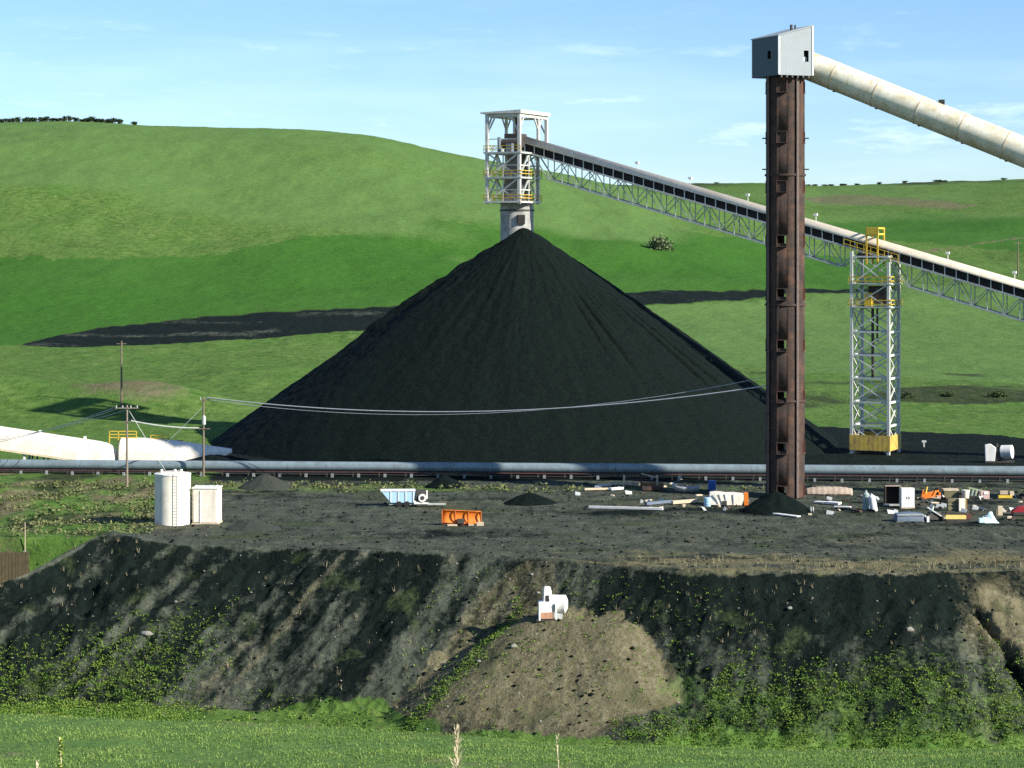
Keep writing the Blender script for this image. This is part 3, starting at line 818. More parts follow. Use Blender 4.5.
MB().box((-.6, -1.6, 23.4), (1.1, .5, 2.0)).build('yellow_panel', YELLOW, st)
MB().beam((-.4, 0, 22.0), (-.4, 0, 11.5), .35).beam((.2, .4, 22), (.2, .4, 17), .25).build('take_up_rod', DARK, st)
MB().box((.2, 0, top+.1), (2*h_-.3, 2.0, .9)).build('pulley_box', DARK, st)
m2 = MB()
for sx in (-.85, .85):
    for sy in (-1.75, 1.75): m2.beam((sx, sy, top-1.2), (sx, sy, top+4.3), .24)
for z in (top+4.3, top+3.4):
    for sy in (-1.75, 1.75): m2.beam((-.95, sy, z), (.95, sy, z), .26)
    for sx in (-.85, .85): m2.beam((sx, -1.8, z), (sx, 1.8, z), .26)
m2.box((.1, -1.9, top+3.85), (1.9, .1, 1.0))
m2.build('take_up_frame', YELLOW, st)
rl = MB()
for s in np.linspace(-4.2, 4.2, 9): rl.beam((s, -2.5, top+.2-SL*s), (s, -2.5, top+1.5-SL*s), .1)
for k in (.8, 1.5): rl.beam((-4.2, -2.5, top+k+SL*4.2), (4.2, -2.5, top+k-SL*4.2), .11)
rl.build('railing', YELLOW, st)
m2 = MB()
for t in np.arange(0, 22, .4): m2.beam((h_-.6, h_-.5, t), (h_-.1, h_-.5, t), .05)
for dx in (-.6, -.1): m2.beam((h_+dx, h_-.5, 0), (h_+dx, h_-.5, 22), .07)
m2.build('ladder', GALV, st)

# ------------------------------------------------------------------ rusty stacking column
CY = 280.0; CX = (785.3-512)/F*CY
col = thing('stacking_column', 'tall rusty steel stacking column topped by a grey clad head house', 'column', (CX, CY, gz(CX, CY)))
Rr_ = 2.40; ZT = 52.3
wz = [EYE-(p-HOR)/F*CY for p in (88, 138, 187, 241, 294, 345, 396, 447, 490)]
nz = [0.0]
for z in sorted(wz): nz += [z-.75, z+.60]
nz += [ZT]
nseg = 72
wang = [R(-17+90*k) for k in range(4)]
vs, fs = [], []
for z in nz:
    for i in range(nseg):
        a = 2*math.pi*i/nseg
        vs.append((Rr_*math.sin(a), -Rr_*math.cos(a), z))
for k in range(len(nz)-1):
    for i in range(nseg):
        a = 2*math.pi*(i+.5)/nseg
        hole = (k % 2 == 1) and any(abs(math.atan2(math.sin(a-w), math.cos(a-w))) < R(15) for w in wang)
        if not hole:
            j = (i+1) % nseg; fs.append((k*nseg+i, k*nseg+j, (k+1)*nseg+j, (k+1)*nseg+i))
shell = MB().add(vs, fs).build('shell', RUST, col, solid=.06)
def polar(a, r, z): return Vector((r*math.sin(a), -r*math.cos(a), z))
for k in range(4):
    a = R(29+90*k)
    m2 = MB(); M = Matrix.Rotation(a, 3, 'Z')
    m2.box(polar(a, Rr_+.06, ZT/2), (.12, .30, ZT-.1), M=M)
    rib = m2.build('rib', RUST2, col)
    MB().box(polar(a, Rr_+.22, ZT/2), (.36, .05, ZT-.1), M=M).build('flange', PALEFLANGE if k in (0, 3) else RUST2, rib)
for w_i, w in enumerate(wang):
    M = Matrix.Rotation(w, 3, 'Z')
    for z in wz:
        m2 = MB(); hw, hh = .62, .70; ex = .0 if w_i in (0, 2) else -.26
        for s in (-1, 1):
            m2.box(polar(w, Rr_+ex, z-.05)+M @ Vector((s*hw, 0, 0)), (.10, .46, 2*hh), M=M)
        m2.box(polar(w, Rr_+ex+.04, z-.05-hh), (2*hw+.1, .50, .10), M=M)
        m2.box(polar(w, Rr_+ex, z-.05+hh), (2*hw+.1, .46, .10), M=M)
        f = m2.build('window_frame', RUST2 if w_i != 1 else REDRUST, col)
        if w_i == 0:   # each front opening keeps a half-open steel flap
            MB().box(polar(w, Rr_+.02, z-(.55 if z < 36 else .08)), (2*hw-.1, .05, .36 if z < 36 else 1.25), M=M).build('flap', RUST2, f)
zj = EYE-(305-HOR)/F*CY
for z in (zj, 26.0+14, 12.0):
    MB().tube((0, 0, z-.12), (0, 0, z+.12), Rr_+.16, Rr_+.16, 48).build('ring', RUST2, col)
for py in (139, 170):
    for sx in (-1, 1): MB().beam((sx*2.9, -.3, EYE-(py-HOR)/F*CY), (sx*2.1, -.3, EYE-(py-HOR)/F*CY), .16).build('lifting_lug', DARK, col)
# head house
BE = R(24)
hl, hw2 = 2.4, 3.3        # half length (along the tube) and half width
hh = MB()
zb0, zl, zr = ZT-.1, 57.0, 58.35
M = Matrix.Rotation(BE, 3, 'Z')
def hp(x, y, z): return M @ Vector((x, y, z))+Vector((-.42, 0, 0))
def wallbox(mb, p): return mb
# front and back walls with a rectangular opening in the front one
def panel(mb, x0, x1, z0, z1f, z1r, y, th):
    f = lambda x: z1f+(z1r-z1f)*((x+hl)/(2*hl)) if z1r is not None else z1f
    v = [hp(x0, y, z0), hp(x1, y, z0), hp(x1, y, f(x1)), hp(x0, y, f(x0)), hp(x0, y+th, z0), hp(x1, y+th, z0), hp(x1, y+th, f(x1)), hp(x0, y+th, f(x0))]
    mb.add(v, [(0, 1, 2, 3), (5, 4, 7, 6), (0, 4, 5, 1), (3, 2, 6, 7), (0, 3, 7, 4), (1, 5, 6, 2)])
ox0, ox1, oz0, oz1 = 1.15, 1.85, 53.9, 55.3
fw = MB(); y = -hw2
panel(fw, -hl, ox0, zb0, zl, zr, y, .12); panel(fw, ox1, hl, zb0, zl, zr, y, .12)
panel(fw, ox0, ox1, zb0, oz0, None, y, .12)
fz = lambda x: zl+(zr-zl)*((x+hl)/(2*hl))
v = [hp(ox0, y, oz1), hp(ox1, y, oz1), hp(ox1, y, fz(ox1)), hp(ox0, y, fz(ox0)), hp(ox0, y+.12, oz1), hp(ox1, y+.12, oz1), hp(ox1, y+.12, fz(ox1)), hp(ox0, y+.12, fz(ox0))]
fw.add(v, [(0, 1, 2, 3), (5, 4, 7, 6), (0, 4, 5, 1), (3, 2, 6, 7), (0, 3, 7, 4), (1, 5, 6, 2)])
hh_o = fw.build('head_house', CLAD, col)
m2 = MB(); panel(m2, -hl, hl, zb0, zl, zr, hw2-.12, .12); m2.build('rear_wall', CLAD, hh_o)
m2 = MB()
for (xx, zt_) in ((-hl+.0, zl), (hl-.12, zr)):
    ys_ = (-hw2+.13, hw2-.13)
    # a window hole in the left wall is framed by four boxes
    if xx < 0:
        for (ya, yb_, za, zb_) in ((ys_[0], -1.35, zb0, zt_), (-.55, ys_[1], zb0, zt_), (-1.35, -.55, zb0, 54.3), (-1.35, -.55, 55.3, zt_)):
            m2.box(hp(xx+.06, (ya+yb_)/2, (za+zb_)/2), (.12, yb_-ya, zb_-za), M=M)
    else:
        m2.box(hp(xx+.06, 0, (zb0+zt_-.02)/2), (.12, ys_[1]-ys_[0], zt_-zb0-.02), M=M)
m2.build('side_wall', CLAD_SHADE, hh_o)
v = [hp(-hl-.1, -hw2-.1, zl-.02), hp(hl+.12, -hw2-.1, zr+.02), hp(hl+.12, hw2+.1, zr+.02), hp(-hl-.1, hw2+.1, zl-.02)]
v += [p+Vector((0, 0, .14)) for p in v]
MB().add(v, [(0, 3, 2, 1), (4, 5, 6, 7), (0, 1, 5, 4), (1, 2, 6, 5), (2, 3, 7, 6), (3, 0, 4, 7)]).build('roof', CLAD, hh_o)
m2 = MB().box(hp(0, 0, zb0+.05), (2*hl-.3, 2*hw2-.3, .1), M=M); m2.build('floor', CLAD_SHADE, hh_o)
for t in np.linspace(-.85, .75, 6): MB().box(hp(t*hl, -hw2+.05, zb0-.16), (.22, .3, .3), M=M).build('bracket', DARK, hh_o)
MB().box(hp(1.62, -hw2+.5, 54.25), (.42, .1, .6), M=M).build('inside_panel', WHITE, hh_o)
MB().tube(hp(.45, -1.5, 57.6), hp(.45, -1.5, 58.6), .18, .18, 10).build('roof_vent', DARK, hh_o)
MB().tube(hp(1.0, -1.5, 57.8), hp(1.0, -1.5, 58.6), .12, .12, 10).build('roof_vent', DARK, hh_o)
for xx in (-hl, hl):
    m2 = MB(); m2.box(hp(xx, -hw2, (zb0+(zl if xx < 0 else zr))/2), (.2, .2, (zl if xx < 0 else zr)-zb0-.1), M=M)
    m2.build('corner_trim', WHITE, hh_o)

# tubular conveyor gallery running down from the head house
tg0 = Vector((CX, CY, 0))+hp(hl-.5, .55, 54.6)
tg = thing('conveyor_tube', 'cream tubular conveyor gallery sloping down from the grey head house', 'conveyor', tg0, R(-19))
TS = .424
LT = 127
def tp(s): return Vector((s, 0, -TS*s))
MB().tube(tp(-.3), tp(LT), 1.78, 1.78, 40).build('shell', TUBEW, tg)
rust_ring = paint('rust_band', (.66, .58, .42), (.36, .22, .10), .7)
for s in np.arange(5.2, 60, 5.25):
    MB().tube(tp(s-.07), tp(s+.07), 1.83, 1.83, 40).build('ring', rust_ring, tg)
    MB().box(tp(s)+Vector((-.3, 0, 1.82)), (.5, .35, .20)).build('lifting_lug', DARK, tg)
    MB().box(tp(s+.0)+Vector((.1, -.2, -1.88)), (.4, .5, .3)).build('saddle', DARK, tg)
MB().box(tp(18.5)+Vector((0, -.2, 2.05)), (.7, .5, .65)).build('vent', DARK, tg)

# ------------------------------------------------------------------ overland belt under a hood
pl = thing('covered_belt', 'long blue grey hooded belt conveyor running across the yard before the pile', 'conveyor', (0, 304, 0), R(-5.2))
ZH = lambda x: 1.95+.002*x
prof = [(-.70, -1.12), (-.70, -.5), (-.62, -.22), (-.38, -.05), (0, 0), (.38, -.05), (.62, -.22), (.70, -.5), (.70, -1.12)]
mb = MB()
mb.loft([[(x, y, z+ZH(x)) for y, z in prof] for x in np.linspace(-125, 125, 60)], closed=False, caps=False)
mb.build('hood', HOOD, pl, solid=.04)
mb = MB()
for y in (-.72, .72): mb.beam((-125, y, ZH(-125)-1.30), (125, y, ZH(125)-1.30), .10, .16)
mb.build('side_rail', paint('rail_rust', (.10, .05, .045), (.04, .03, .025), .6), pl)
MB().beam((-125, 0, ZH(-125)-1.1), (125, 0, ZH(125)-1.1), 1.1, .12).build('belt', BLACK, pl)
mb = MB().beam((-125, -1.5, .35), (125, -1.5, .35), .09)
mb.build('ground_pipe', DARK, pl)
for x in np.arange(-72, 73, 3.6):
    g = 304+.091*(-x)
    zz = gz(x, g)
    MB().beam((x, -.72, zz-.1), (x, -.72, ZH(x)-1.3), .16).beam((x, .72, zz-.1), (x, .72, ZH(x)-1.3), .16).beam((x, -.72, zz+.25), (x, .72, zz+.25), .12).build('leg', DARK, pl)
    MB().box((x+.9, -1.55, zz+.18), (.34, .34, .55)).build('footing', paint('footing', (.26, .28, .27), (.12, .12, .11), .6), pl)

# ------------------------------------------------------------------ white gallery and buried hood on the left
def half(w, h, n=10):
    return [(-w, 0)]+[(-w*math.cos(math.pi*i/n), h*.45+h*.55*math.sin(math.pi*i/n)) for i in range(n+1)]+[(w, 0)]
YG = 324.
g0 = at(118, 463, YG)
wg = thing('white_gallery', 'white rounded conveyor gallery running down to the buried hood', 'conveyor', (g0.x, YG, 0), 0)
rings = []
for px, top, bot, k in ((-260, 384, 408, 1), (0, 426, 448, 1), (50, 433.5, 455, 1), (100, 441, 462, 1), (108, 443, 463, .96), (113, 446, 463.5, .86), (116.5, 450, 464, .66), (118, 456, 464, .35)):
    p0, p1 = at(px, top, YG), at(px, bot, YG)
    rings.append([(p0.x-g0.x, y*k, p1.z+z) for y, z in half(1.9, (p0.z-p1.z))])
MB().loft(rings).build('cover', WHITE2, wg)
for y in (-1.98, 1.98):
    mb = MB(); a, b2 = at(-260, 409.5, YG), at(104, 463.0, YG)
    mb.beam((a.x-g0.x, y, a.z), (b2.x-g0.x, y, b2.z), .2, .32)
    mb.build('side_beam', paint('cream_beam', (.70, .62, .42), (.4, .25, .12), .4), wg)
for px in (-120, -40, 27, 35, 46, 58, 70):
    t = (px+260)/364; a = at(px, 409.5+t*53.5, YG)
    for y in (-1.6, 1.6): MB().beam((a.x-g0.x, y, gz(a.x, YG+y)-.2), (a.x-g0.x, y, a.z), .35 if px in (27, -40, -120) else .2).build('leg', WHITE if px == 27 else DARK, wg)
for px in (40, 85):
    a = at(px, 432 if px == 40 else 438, YG)
    MB().box((a.x-g0.x, 0, a.z), (.35, .35, .5)).build('lamp', WHITE, wg)
h0 = at(119, 463, YG)
wh = thing('hood', 'white tapering hood half buried in coal beside the gallery end', 'hood', (h0.x, YG+1, 0))
rings = []
for px, top, bot, w in ((119.5, 440, 464, 2.3), (121, 437.5, 464, 2.7), (150, 438.5, 464, 2.7), (165, 440, 464, 2.6), (190, 443, 463, 2.1), (215, 447, 460, 1.4), (231, 449.3, 453, .5)):
    p0, p1 = at(px, top, YG), at(px, bot, YG)
    rings.append([(p0.x-h0.x, y, p1.z+z) for y, z in half(w, (p0.z-p1.z))])
MB().loft(rings).build('shell', WHITE2, wh)
def rails(px0, px1, ztop, y):
    m2 = MB(); a, b2 = at(px0, 440, YG), at(px1, 440, YG)
    for k in (.0, .45, .9): m2.beam((a.x-h0.x, y, ztop-k), (b2.x-h0.x, y, ztop-k), .12)
    for t in np.linspace(0, 1, 4): m2.beam((a.x-h0.x+(b2.x-a.x)*t, y, ztop-1.6), (a.x-h0.x+(b2.x-a.x)*t, y, ztop), .12)
    return m2
zt_ = at(0, 431.5, YG).z
rails(109, 136, zt_, -.6).build('railing', YELLOW, wh); rails(150, 168, zt_-.6, -.4).build('railing', YELLOW, wh)
a = at(122, 440, YG)
a = at(185, 449, YG+3)
bx = thing('control_box', 'small pale control box on a post behind the white hood', 'box', (a.x, YG+4, gz(a.x, YG+4)))
MB().box((0, 0, a.z+.3), (1.1, .4, 1.2)).build('cabinet', paint('grey_box', (.5, .52, .5), (.3, .3, .3), .3), bx, bevel=.04)
MB().beam((0, .1, 0), (0, .1, a.z), .14).build('post', DARK, bx)
a = at(176, 452, YG+4)
rd_ = thing('red_drum', 'small dark red drum behind the white hood and its yellow rail', 'drum', (a.x, YG+4.5, gz(a.x, YG+4.5)))
MB().tube((-.9, 0, 2.3), (.9, 0, 2.3), .65, .65, 16).build('body', RED, rd_)
MB().box((-.5, 0, .8), (.2, .8, 1.8)).box((.5, 0, .8), (.2, .8, 1.8)).build('stand', DARK, rd_)
# coal skirt banked against the hood
args = coal_cone('', '', 217, YG-2.2, 1.75, 6.2, 0, n=64, m=20, seed=2, rough=2, sx=1.3)
o = cone_object('coal_heap', '', args, 'heap'); o.location = (args[0], YG-2.4, args[1]); tag(o, 'coal heap banked against the tip of the white hood', 'heap')

# ------------------------------------------------------------------ poles and wires
def pole(px, base, top, label, arm_py=None, armw=2.6, extra=None, mat=WOOD, y0=240, r=.17):
    g = ground(px, base, y0=y0)
    x, y = g; z = gz(x, y); h = EYE-(top-HOR)/F*y-z
    t = thing('utility_pole', label, 'utility pole', (x, y, z))
    MB().tube((0, 0, -.3), (0, 0, h), r, r*.7, 10).build('shaft', mat, t)
    if arm_py:
        za = EYE-(arm_py-HOR)/F*y-z
        arm = MB().beam((-armw/2, -.16, za), (armw/2, -.16, za), .14).build('crossarm', mat, t)
        for sx in (-.9, -.35, .35, .9):
            MB().tube((sx*armw/2, -.16, za+.06), (sx*armw/2, -.16, za+.36), .08, .06, 8).build('insulator', GALV, arm)
    return t, Vector((x, y, z)), h
pA, gA, hA = pole(127, 487, 405, 'pale brown utility pole with insulators along its crossarm', 408, 3.0, mat=paint('pale_pole', (.24, .20, .15), (.10, .08, .06), .5, .9))
MB().beam((-.5, -.15, hA-2.2), (.5, -.15, hA-2.2), .12).build('crossarm', WOOD, pA)
pB, gB, hB = pole(203.5, 477, 397, 'darker utility pole with transformer between white tank and pile', None)
m2 = MB().tube((.1, -.42, hB-3.7), (.1, -.42, hB-2.6), .27, .27, 14).tube((.1, -.42, hB-2.6), (.1, -.42, hB-2.45), .2, .1, 14)
m2.build('transformer', GALV, pB)
MB().beam((-.6, -.12, hB-.4), (.9, -.12, hB-.4), .13).build('crossarm', WOOD, pB)
MB().beam((-.6, -.12, hB-4.3), (.9, -.12, hB-4.3), .13).build('crossarm', WOOD, pB)
for sx in (-.4, .5): MB().tube((sx, -.12, hB-.35), (sx, -.12, hB-.05), .07, .05, 8).build('insulator', GALV, pB)
pC, gC, hC = pole(121.5, 406, 341, 'distant dark pole standing on the grassy knoll behind the white gallery', None, y0=400, r=.2)
MB().beam((-.9, 0, hC-.5), (.9, 0, hC-.5), .14).build('crossarm', WOOD, pC)
pD, gD, hD = pole(1018, 277, 241, 'far grey pole standing alone on the green hillside', None, y0=500, r=.34)
MB().beam((-2, 0, hD-1), (2, 0, hD-1), .3).build('crossarm', WOOD, pD)

def wire(p, q, sag, r, label, name='power_line', n=28):
    p, q = Vector(p), Vector(q); pts = []
    for i in range(n+1):
        t = i/n; v = p.lerp(q, t); v.z -= 4*sag*t*(1-t); pts.append(v-p)
    o = MB().path(pts, r, 6).build(name, WIRE, loc=p)
    return tag(o, label, 'cable')
cp = at(768, 386, CY-1)
wire(gB+Vector((.5, -.2, hB-.05)), (CX-2.5, CY-.6, cp.z), 2.55, .085, 'thicker sagging cable from the darker pole across the pile to the column')
wire(gB+Vector((.9, -.1, hB-.4)), (CX-2.5, CY+.6, cp.z+1.0), 3.2, .04, 'thin upper wire from the darker pole across the pile to the column')
wire(gA+Vector((.5, -.2, hA-2.0)), gB+Vector((-.6, -.1, hB-4.2)), .25, .085, 'thick cable strung between the two utility poles by the white hood')
for k, (dx, dz) in enumerate(((-1.3, .3), (-.5, .3), (1.3, .3))):
    q = at(-60+k*14, 452-k*6, 330)
    wire(gA+Vector((dx, -.2, hA-.5+dz)), q, .8, .035, ['lowest of three thin wires running from the pale pole over the white gallery', 'middle of three thin wires running from the pale pole over the white gallery', 'highest of three thin wires running from the pale pole over the white gallery'][k])
wire(gA+Vector((0, 0, hA-.3)), gA+Vector((5.6, 2, .4)), .02, .03, 'thin guy wire falling from the pale crossarmed pole', 'guy_wire', 2)
wire(gB+Vector((0, 0, hB-1.3)), gB+Vector((-6.5, -1, 4.2-1)), .05, .03, 'thin guy wire falling from the darker transformer pole', 'guy_wire', 2)

# ------------------------------------------------------------------ tanks on the bench
def spot(px, py): 
    g = ground(px, py, y0=205); return Vector((g[0], g[1], gz(*g)-.03)), g[1]/F
p, k = spot(170, 526)
tk = thing('storage_tank', 'tall round white storage tank on the edge of the bench', 'tank', p)
r = 18*k; hgt = 51*k
MB().tube((0, r, 0), (0, r, hgt), r, r, 56).build('shell', WHITE2, tk)
MB().tube((0, r, hgt), (0, r, hgt+.22), r*.98, r*.55, 56).build('roof', WHITE2, tk)
MB().tube((0, r, hgt-.12), (0, r, hgt+.03), r+.05, r+.05, 56).build('rim', WHITE, tk)
for x in (-1.2, .3, 1.0): MB().tube((x, r-.3, hgt+.1), (x, r-.3, hgt+.5), .16, .16, 10).build('vent', WHITE, tk)
MB().tube((r*.86, r*.45, .1), (r*.86, r*.45, hgt), .10, .10, 8).build('pipe', WHITE, tk)
m2 = MB()
la = R(20)
lc = Vector((math.sin(la)*(r+.22), r-math.cos(la)*(r+.22), 0)); lx = Vector((math.cos(la), math.sin(la), 0))
for sx in (-.2, .2): m2.beam(lc+lx*sx+Vector((0, 0, .1)), lc+lx*sx+Vector((0, 0, hgt+.6)), .05)
for z in np.arange(.4, hgt, .35): m2.beam(lc-lx*.2+Vector((0, 0, z)), lc+lx*.2+Vector((0, 0, z)), .035)
m2.build('ladder', paint('grey_ladder', (.55, .52, .45), (.3, .2, .12), .4), tk)
p, k = spot(205, 524)
cb = thing('square_tank', 'square white tank standing close beside the round white tank', 'tank', p, R(-3))
w2, h2 = 26*k, 35*k
MB().box((0, 1.3, h2/2+.08), (w2, 2.6, h2)).build('body', WHITE2, cb, bevel=.18)
MB().box((0, 1.3, h2+.10), (w2+.14, 2.74, .14)).build('lid', WHITE, cb, bevel=.03)
MB().box((-w2*.18, -.03, h2/2), (.09, .08, h2-.3)).build('seam', WHITE, cb)
MB().box((0, 1.3, .05), (w2+.1, 2.7, .16)).build('base', PALEWOOD, cb)
for x in (-1.1, -.3, .5, 1.2): MB().tube((x, .4, h2+.15), (x, .4, h2+.42), .09, .09, 8).build('vent', WHITE, cb)

# blue hopper trailer
p, k = spot(404, 507)
t = thing('hopper_trailer', 'pale blue hopper trailer with white wheel and coal dust on the bench', 'trailer', p, R(4))
bw = 1.5
body = MB().prism([(-2.75, 1.95), (-1.55, .55), (1.15, .55), (1.35, 1.95)], (1, 0, 0), (0, 0, 1), (0, 1, 0), bw).build('hopper', BLUE, t)
m2 = MB()
for x in (-1.6, -.7, .2, 1.1): m2.box((x, -.04, 1.28), (.08, .08, 1.3))
m2.beam((-2.8, -.03, 1.97), (1.4, -.03, 1.97), .12).beam((-2.8, bw+.03, 1.97), (1.4, bw+.03, 1.97), .12)
m2.build('rib', WHITE, body)
MB().box((2.05, bw/2, 1.25), (1.3, bw-.1, 1.25)).build('engine_box', DARK, t, bevel=.08)
MB().tube((2.2, -.12, 1.1), (2.2, .1, 1.1), .48, .48, 20).build('wheel', WHITE, t)
MB().tube((2.2, -.16, 1.1), (2.2, -.1, 1.1), .25, .25, 16).build('hub', DARK, t)
MB().prism([(1.2, .35), (1.2, .85), (1.5, .6), (2.9, .55), (3.0, .35)], (1, 0, 0), (0, 0, 1), (0, 1, 0), .12).build('fender', WHITE, t)
MB().box((2.75, .1, 1.5), (.16, .12, 1.0)).build('pillar', WHITE, t)
MB().beam((-1.8, .3, .35), (5.0, .3, .30), .16).beam((-1.8, bw-.3, .35), (5.0, .5, .30), .16).build('drawbar', GALV, t)
for x in (-.6, .35):
    MB().tube((x, -.2, .36), (x, .1, .36), .36, .36, 18).build('wheel', BLACK, t)
# orange plough blade on blocks
p, k = spot(462, 526)
t = thing('plough_blade', 'orange ribbed plough blade propped on pale blocks on the bench', 'plough blade', p, R(4))
cv_ = [(.55*math.cos(R(a))-.55, 1.02+.78*math.sin(R(a))) for a in range(-75, 80, 12)]
m2 = MB(); m2.loft([[(x, y+.6, z-.05*x) for y, z in cv_] for x in np.linspace(-2.25, 2.2, 8)], closed=False, caps=False)
bl = m2.build('mouldboard', ORANGE, t, solid=.06)
for x in (-2.2, -.75, .72, 2.15):
    m2 = MB(); m2.loft([[(x+dx, y+.6-d, z-.05*x) for y, z in cv_] for dx, d in ((-.05, .0), (-.05, .12), (.05, .12), (.05, .0))], closed=True, caps=False)
    m2.build('rib', paint('dull_orange', (.50, .14, .03), (.2, .08, .03), .5), bl)
MB().beam((-2.25, .35, .34), (2.2, .35, .12), .10, .30).build('cutting_edge', REDRUST, bl)
MB().box((-.15, .1, .55), (.8, .5, .55)).build('hitch', DARK, t, bevel=.04)
for x, w in ((-1.1, 1.1), (1.45, 1.5)): MB().box((x, .3, .10), (w, 1.2, .24)).build('block', PALEWOOD, t, bevel=.03)
MB().box((2.0, -.25, .26), (.8, .5, .42)).build('block', PALEWOOD, t, bevel=.04)
# drum machine on the soil fan
p, k = spot(548, 621)
t = thing('drum_pump', 'white rust stained pump housing with round drum on the soil fan', 'machine', p, R(6))
bo = MB().box((-.1, .9, .95), (1.35, 1.7, 1.6)).build('housing', WHITE, t, bevel=.14)
MB().box((-.1, .02, .50), (1.15, .10, .60)).build('rust_panel', paint('rust_stain', (.48, .26, .17), (.25, .12, .07), .6), bo)
for sx in (-.88, .68): MB().prism([(0, 0), (.35, .05), (.28, 1.1), (.05, 1.75), (-.1, 1.5)], (0, 1, 0), (0, 0, 1), (1, 0, 0), .16).build('side_bracket', WHITE, t).location = (sx, -.1, .05)
m2 = MB().loft([[(-.38, .5, 1.7), (.42, .5, 1.7), (.42, 1.2, 1.7), (-.38, 1.2, 1.7)], [(-.38, .45, 2.7), (.40, .45, 2.7), (.40, 1.1, 2.7), (-.38, 1.1, 2.7)], [(-.30, .5, 3.15), (.28, .5, 3.15), (.28, 1.0, 3.15), (-.30, 1.0, 3.15)]])
ch = m2.build('chute', WHITE, t, bevel=.08)
MB().box((0, .44, 2.05), (.28, .06, .55)).build('slot', BLACK, ch)
MB().tube((.35, 1.1, 1.45), (1.75, .75, 1.45), .86, .86, 28).tube((1.75, .75, 1.45), (1.95, .70, 1.45), .86, .45, 28).build('drum', WHITE, t)
MB().box((1.0, .85, .35), (.9, .8, .7)).build('drum_stand', GALV, t)
MB().box((0, .8, .05), (2.2, 1.8, .14)).build('base_plate', DARK, t)
# drum machine on the yard, right
p, k = spot(999, 463)
t = thing('drum_winch', 'white drum machine with upright panel on the black coal yard', 'machine', p, R(-8))
MB().prism([(-1.9, 0), (-.6, 0), (-.4, 2.2), (-1.2, 2.75), (-2.0, 2.6)], (1, 0, 0), (0, 0, 1), (0, 1, 0), .9).build('side_panel', WHITE, t, bevel=.06)
MB().box((.05, .7, 1.1), (.9, 1.2, 1.5)).build('motor', DARK, t, bevel=.1)
MB().tube((.45, .8, 1.55), (1.9, .3, 1.65), .98, .98, 26).build('drum', WHITE, t)
MB().tube((-.2, .85, 2.2), (-.2, .85, 2.75), .15, .15, 10).build('stack', DARK, t)
MB().box((.2, .7, .15), (4.0, 1.6, .3)).build('skid', DARK, t)
p, k = spot(924, 447)
t = thing('pale_post', 'short pale post with crosspiece on the coal yard near the support tower', 'post', p)
MB().beam((0, 0, -.1), (0, 0, 1.0), .22).build('stem', GALV, t); MB().box((0, 0, .9), (.7, .25, .3)).build('crosspiece', GALV, t)

# ------------------------------------------------------------------ scrap and stores around the column foot
def simple(name, label, cat, px, py, rz=0):
    p, k = spot(px, py); return thing(name, label, cat, p, rz), k

def plank(px0, py0, px1, py1, label, mat, w=.35, h=.22, name='plank', cat='plank', lift=.1):
    a, k = spot(px0, py0); b2, k = spot(px1, py1)
    c = (a+b2)/2
    d = Vector((b2.x-a.x, b2.y-a.y, 0)); d.z = gz(b2.x, b2.y)-gz(a.x, a.y)
    o = MB().beam(-d/2, d/2, w, h).build(name, mat, loc=Vector((c.x, c.y, (gz(a.x, a.y)+gz(b2.x, b2.y))/2+lift+h/2)), bevel=.03)
    return tag(o, label, cat)
plank(589, 509, 663, 511, 'long white pole lying alone on the open bench', WHITE, .3, .3, 'pole_beam', 'beam')
plank(646, 506, 672, 503.5, 'short slate blue beam between the long white pole and the tarped crate', SLATE, .35, .35, 'beam', 'beam')
plank(672, 505, 698, 503, 'pale beam end touching the tarped crate', PALEWOOD, .5, .4, 'beam', 'beam')
plank(584, 491, 608, 490.5, 'long pale plank lying near the belt line', PALEWOOD, .5, .25)
plank(610, 491, 622, 490, 'short white plank lying beside the long pale plank', WHITE, .6, .3)
plank(597, 487.5, 611, 487, 'short grey plank behind the long pale plank', GALV, .4, .3)
plank(611, 485.5, 640, 486, 'long cream plank in front of the yellow post frame', PALEWOOD, .4, .4)
plank(641, 487, 664, 487.5, 'orange brown steel beam in front of the yellow post frame', paint('brown_beam', (.30, .15, .06), (.12, .07, .04), .5), .6, .5, 'beam', 'beam')
plank(642, 491, 662, 491, 'dark rusty beam lying against the yellow post frame', RUST, .7, .5, 'beam', 'beam')
plank(774, 515, 799, 518, 'white plank lying on the coal in front of the rusty column', WHITE, .75, .14)
plank(815, 503.5, 827, 504, 'short white plank closest to the rusty column foot', WHITE, .9, .2)
plank(827, 504.5, 840, 505.5, 'short white plank second from the rusty column foot', WHITE, 1.0, .28)
plank(834, 508, 851, 508.5, 'thin white plank, lowest of the three in a row by the column', WHITE, .5, .15)
plank(852, 512, 861, 513.5, 'small rust brown offcut beside the gas bottles', RUST, .4, .25, 'offcut', 'scrap')

t, k = simple('post_frame', 'yellow and rust post frame standing before the belt line', 'frame', 641, 488)
for x in (-2.2, 0, 2.1): MB().beam((x, 0, 0), (x, 0, 1.7 if x else 2.1), .2).build('post', PALEWOOD if x else RUST, t)
MB().beam((-2.2, 0, 1.2), (2.1, 0, 1.0), .16).build('rail', RUST, t); MB().beam((0, -.1, 1.9), (2.1, -.1, 1.35), .14).build('strut', PALEWOOD, t)
t, k = simple('steel_scoop', 'grey boat shaped steel scoop near the deep blue drum', 'scoop', 686, 493, R(-4))
m2 = MB(); n = 12
rings = []
for x, zb_, zt2, w in ((-1.75, .75, 1.05, .35), (-1.2, .3, .95, .6), (-.3, .05, .85, .75), (.8, .05, .85, .75), (1.5, .25, .95, .6), (1.7, .55, 1.05, .5)):
    rings.append([(x, w*math.cos(math.pi*(1+i/n)), zt2+(zt2-zb_)*math.sin(math.pi*(1+i/n))) for i in range(n+1)])
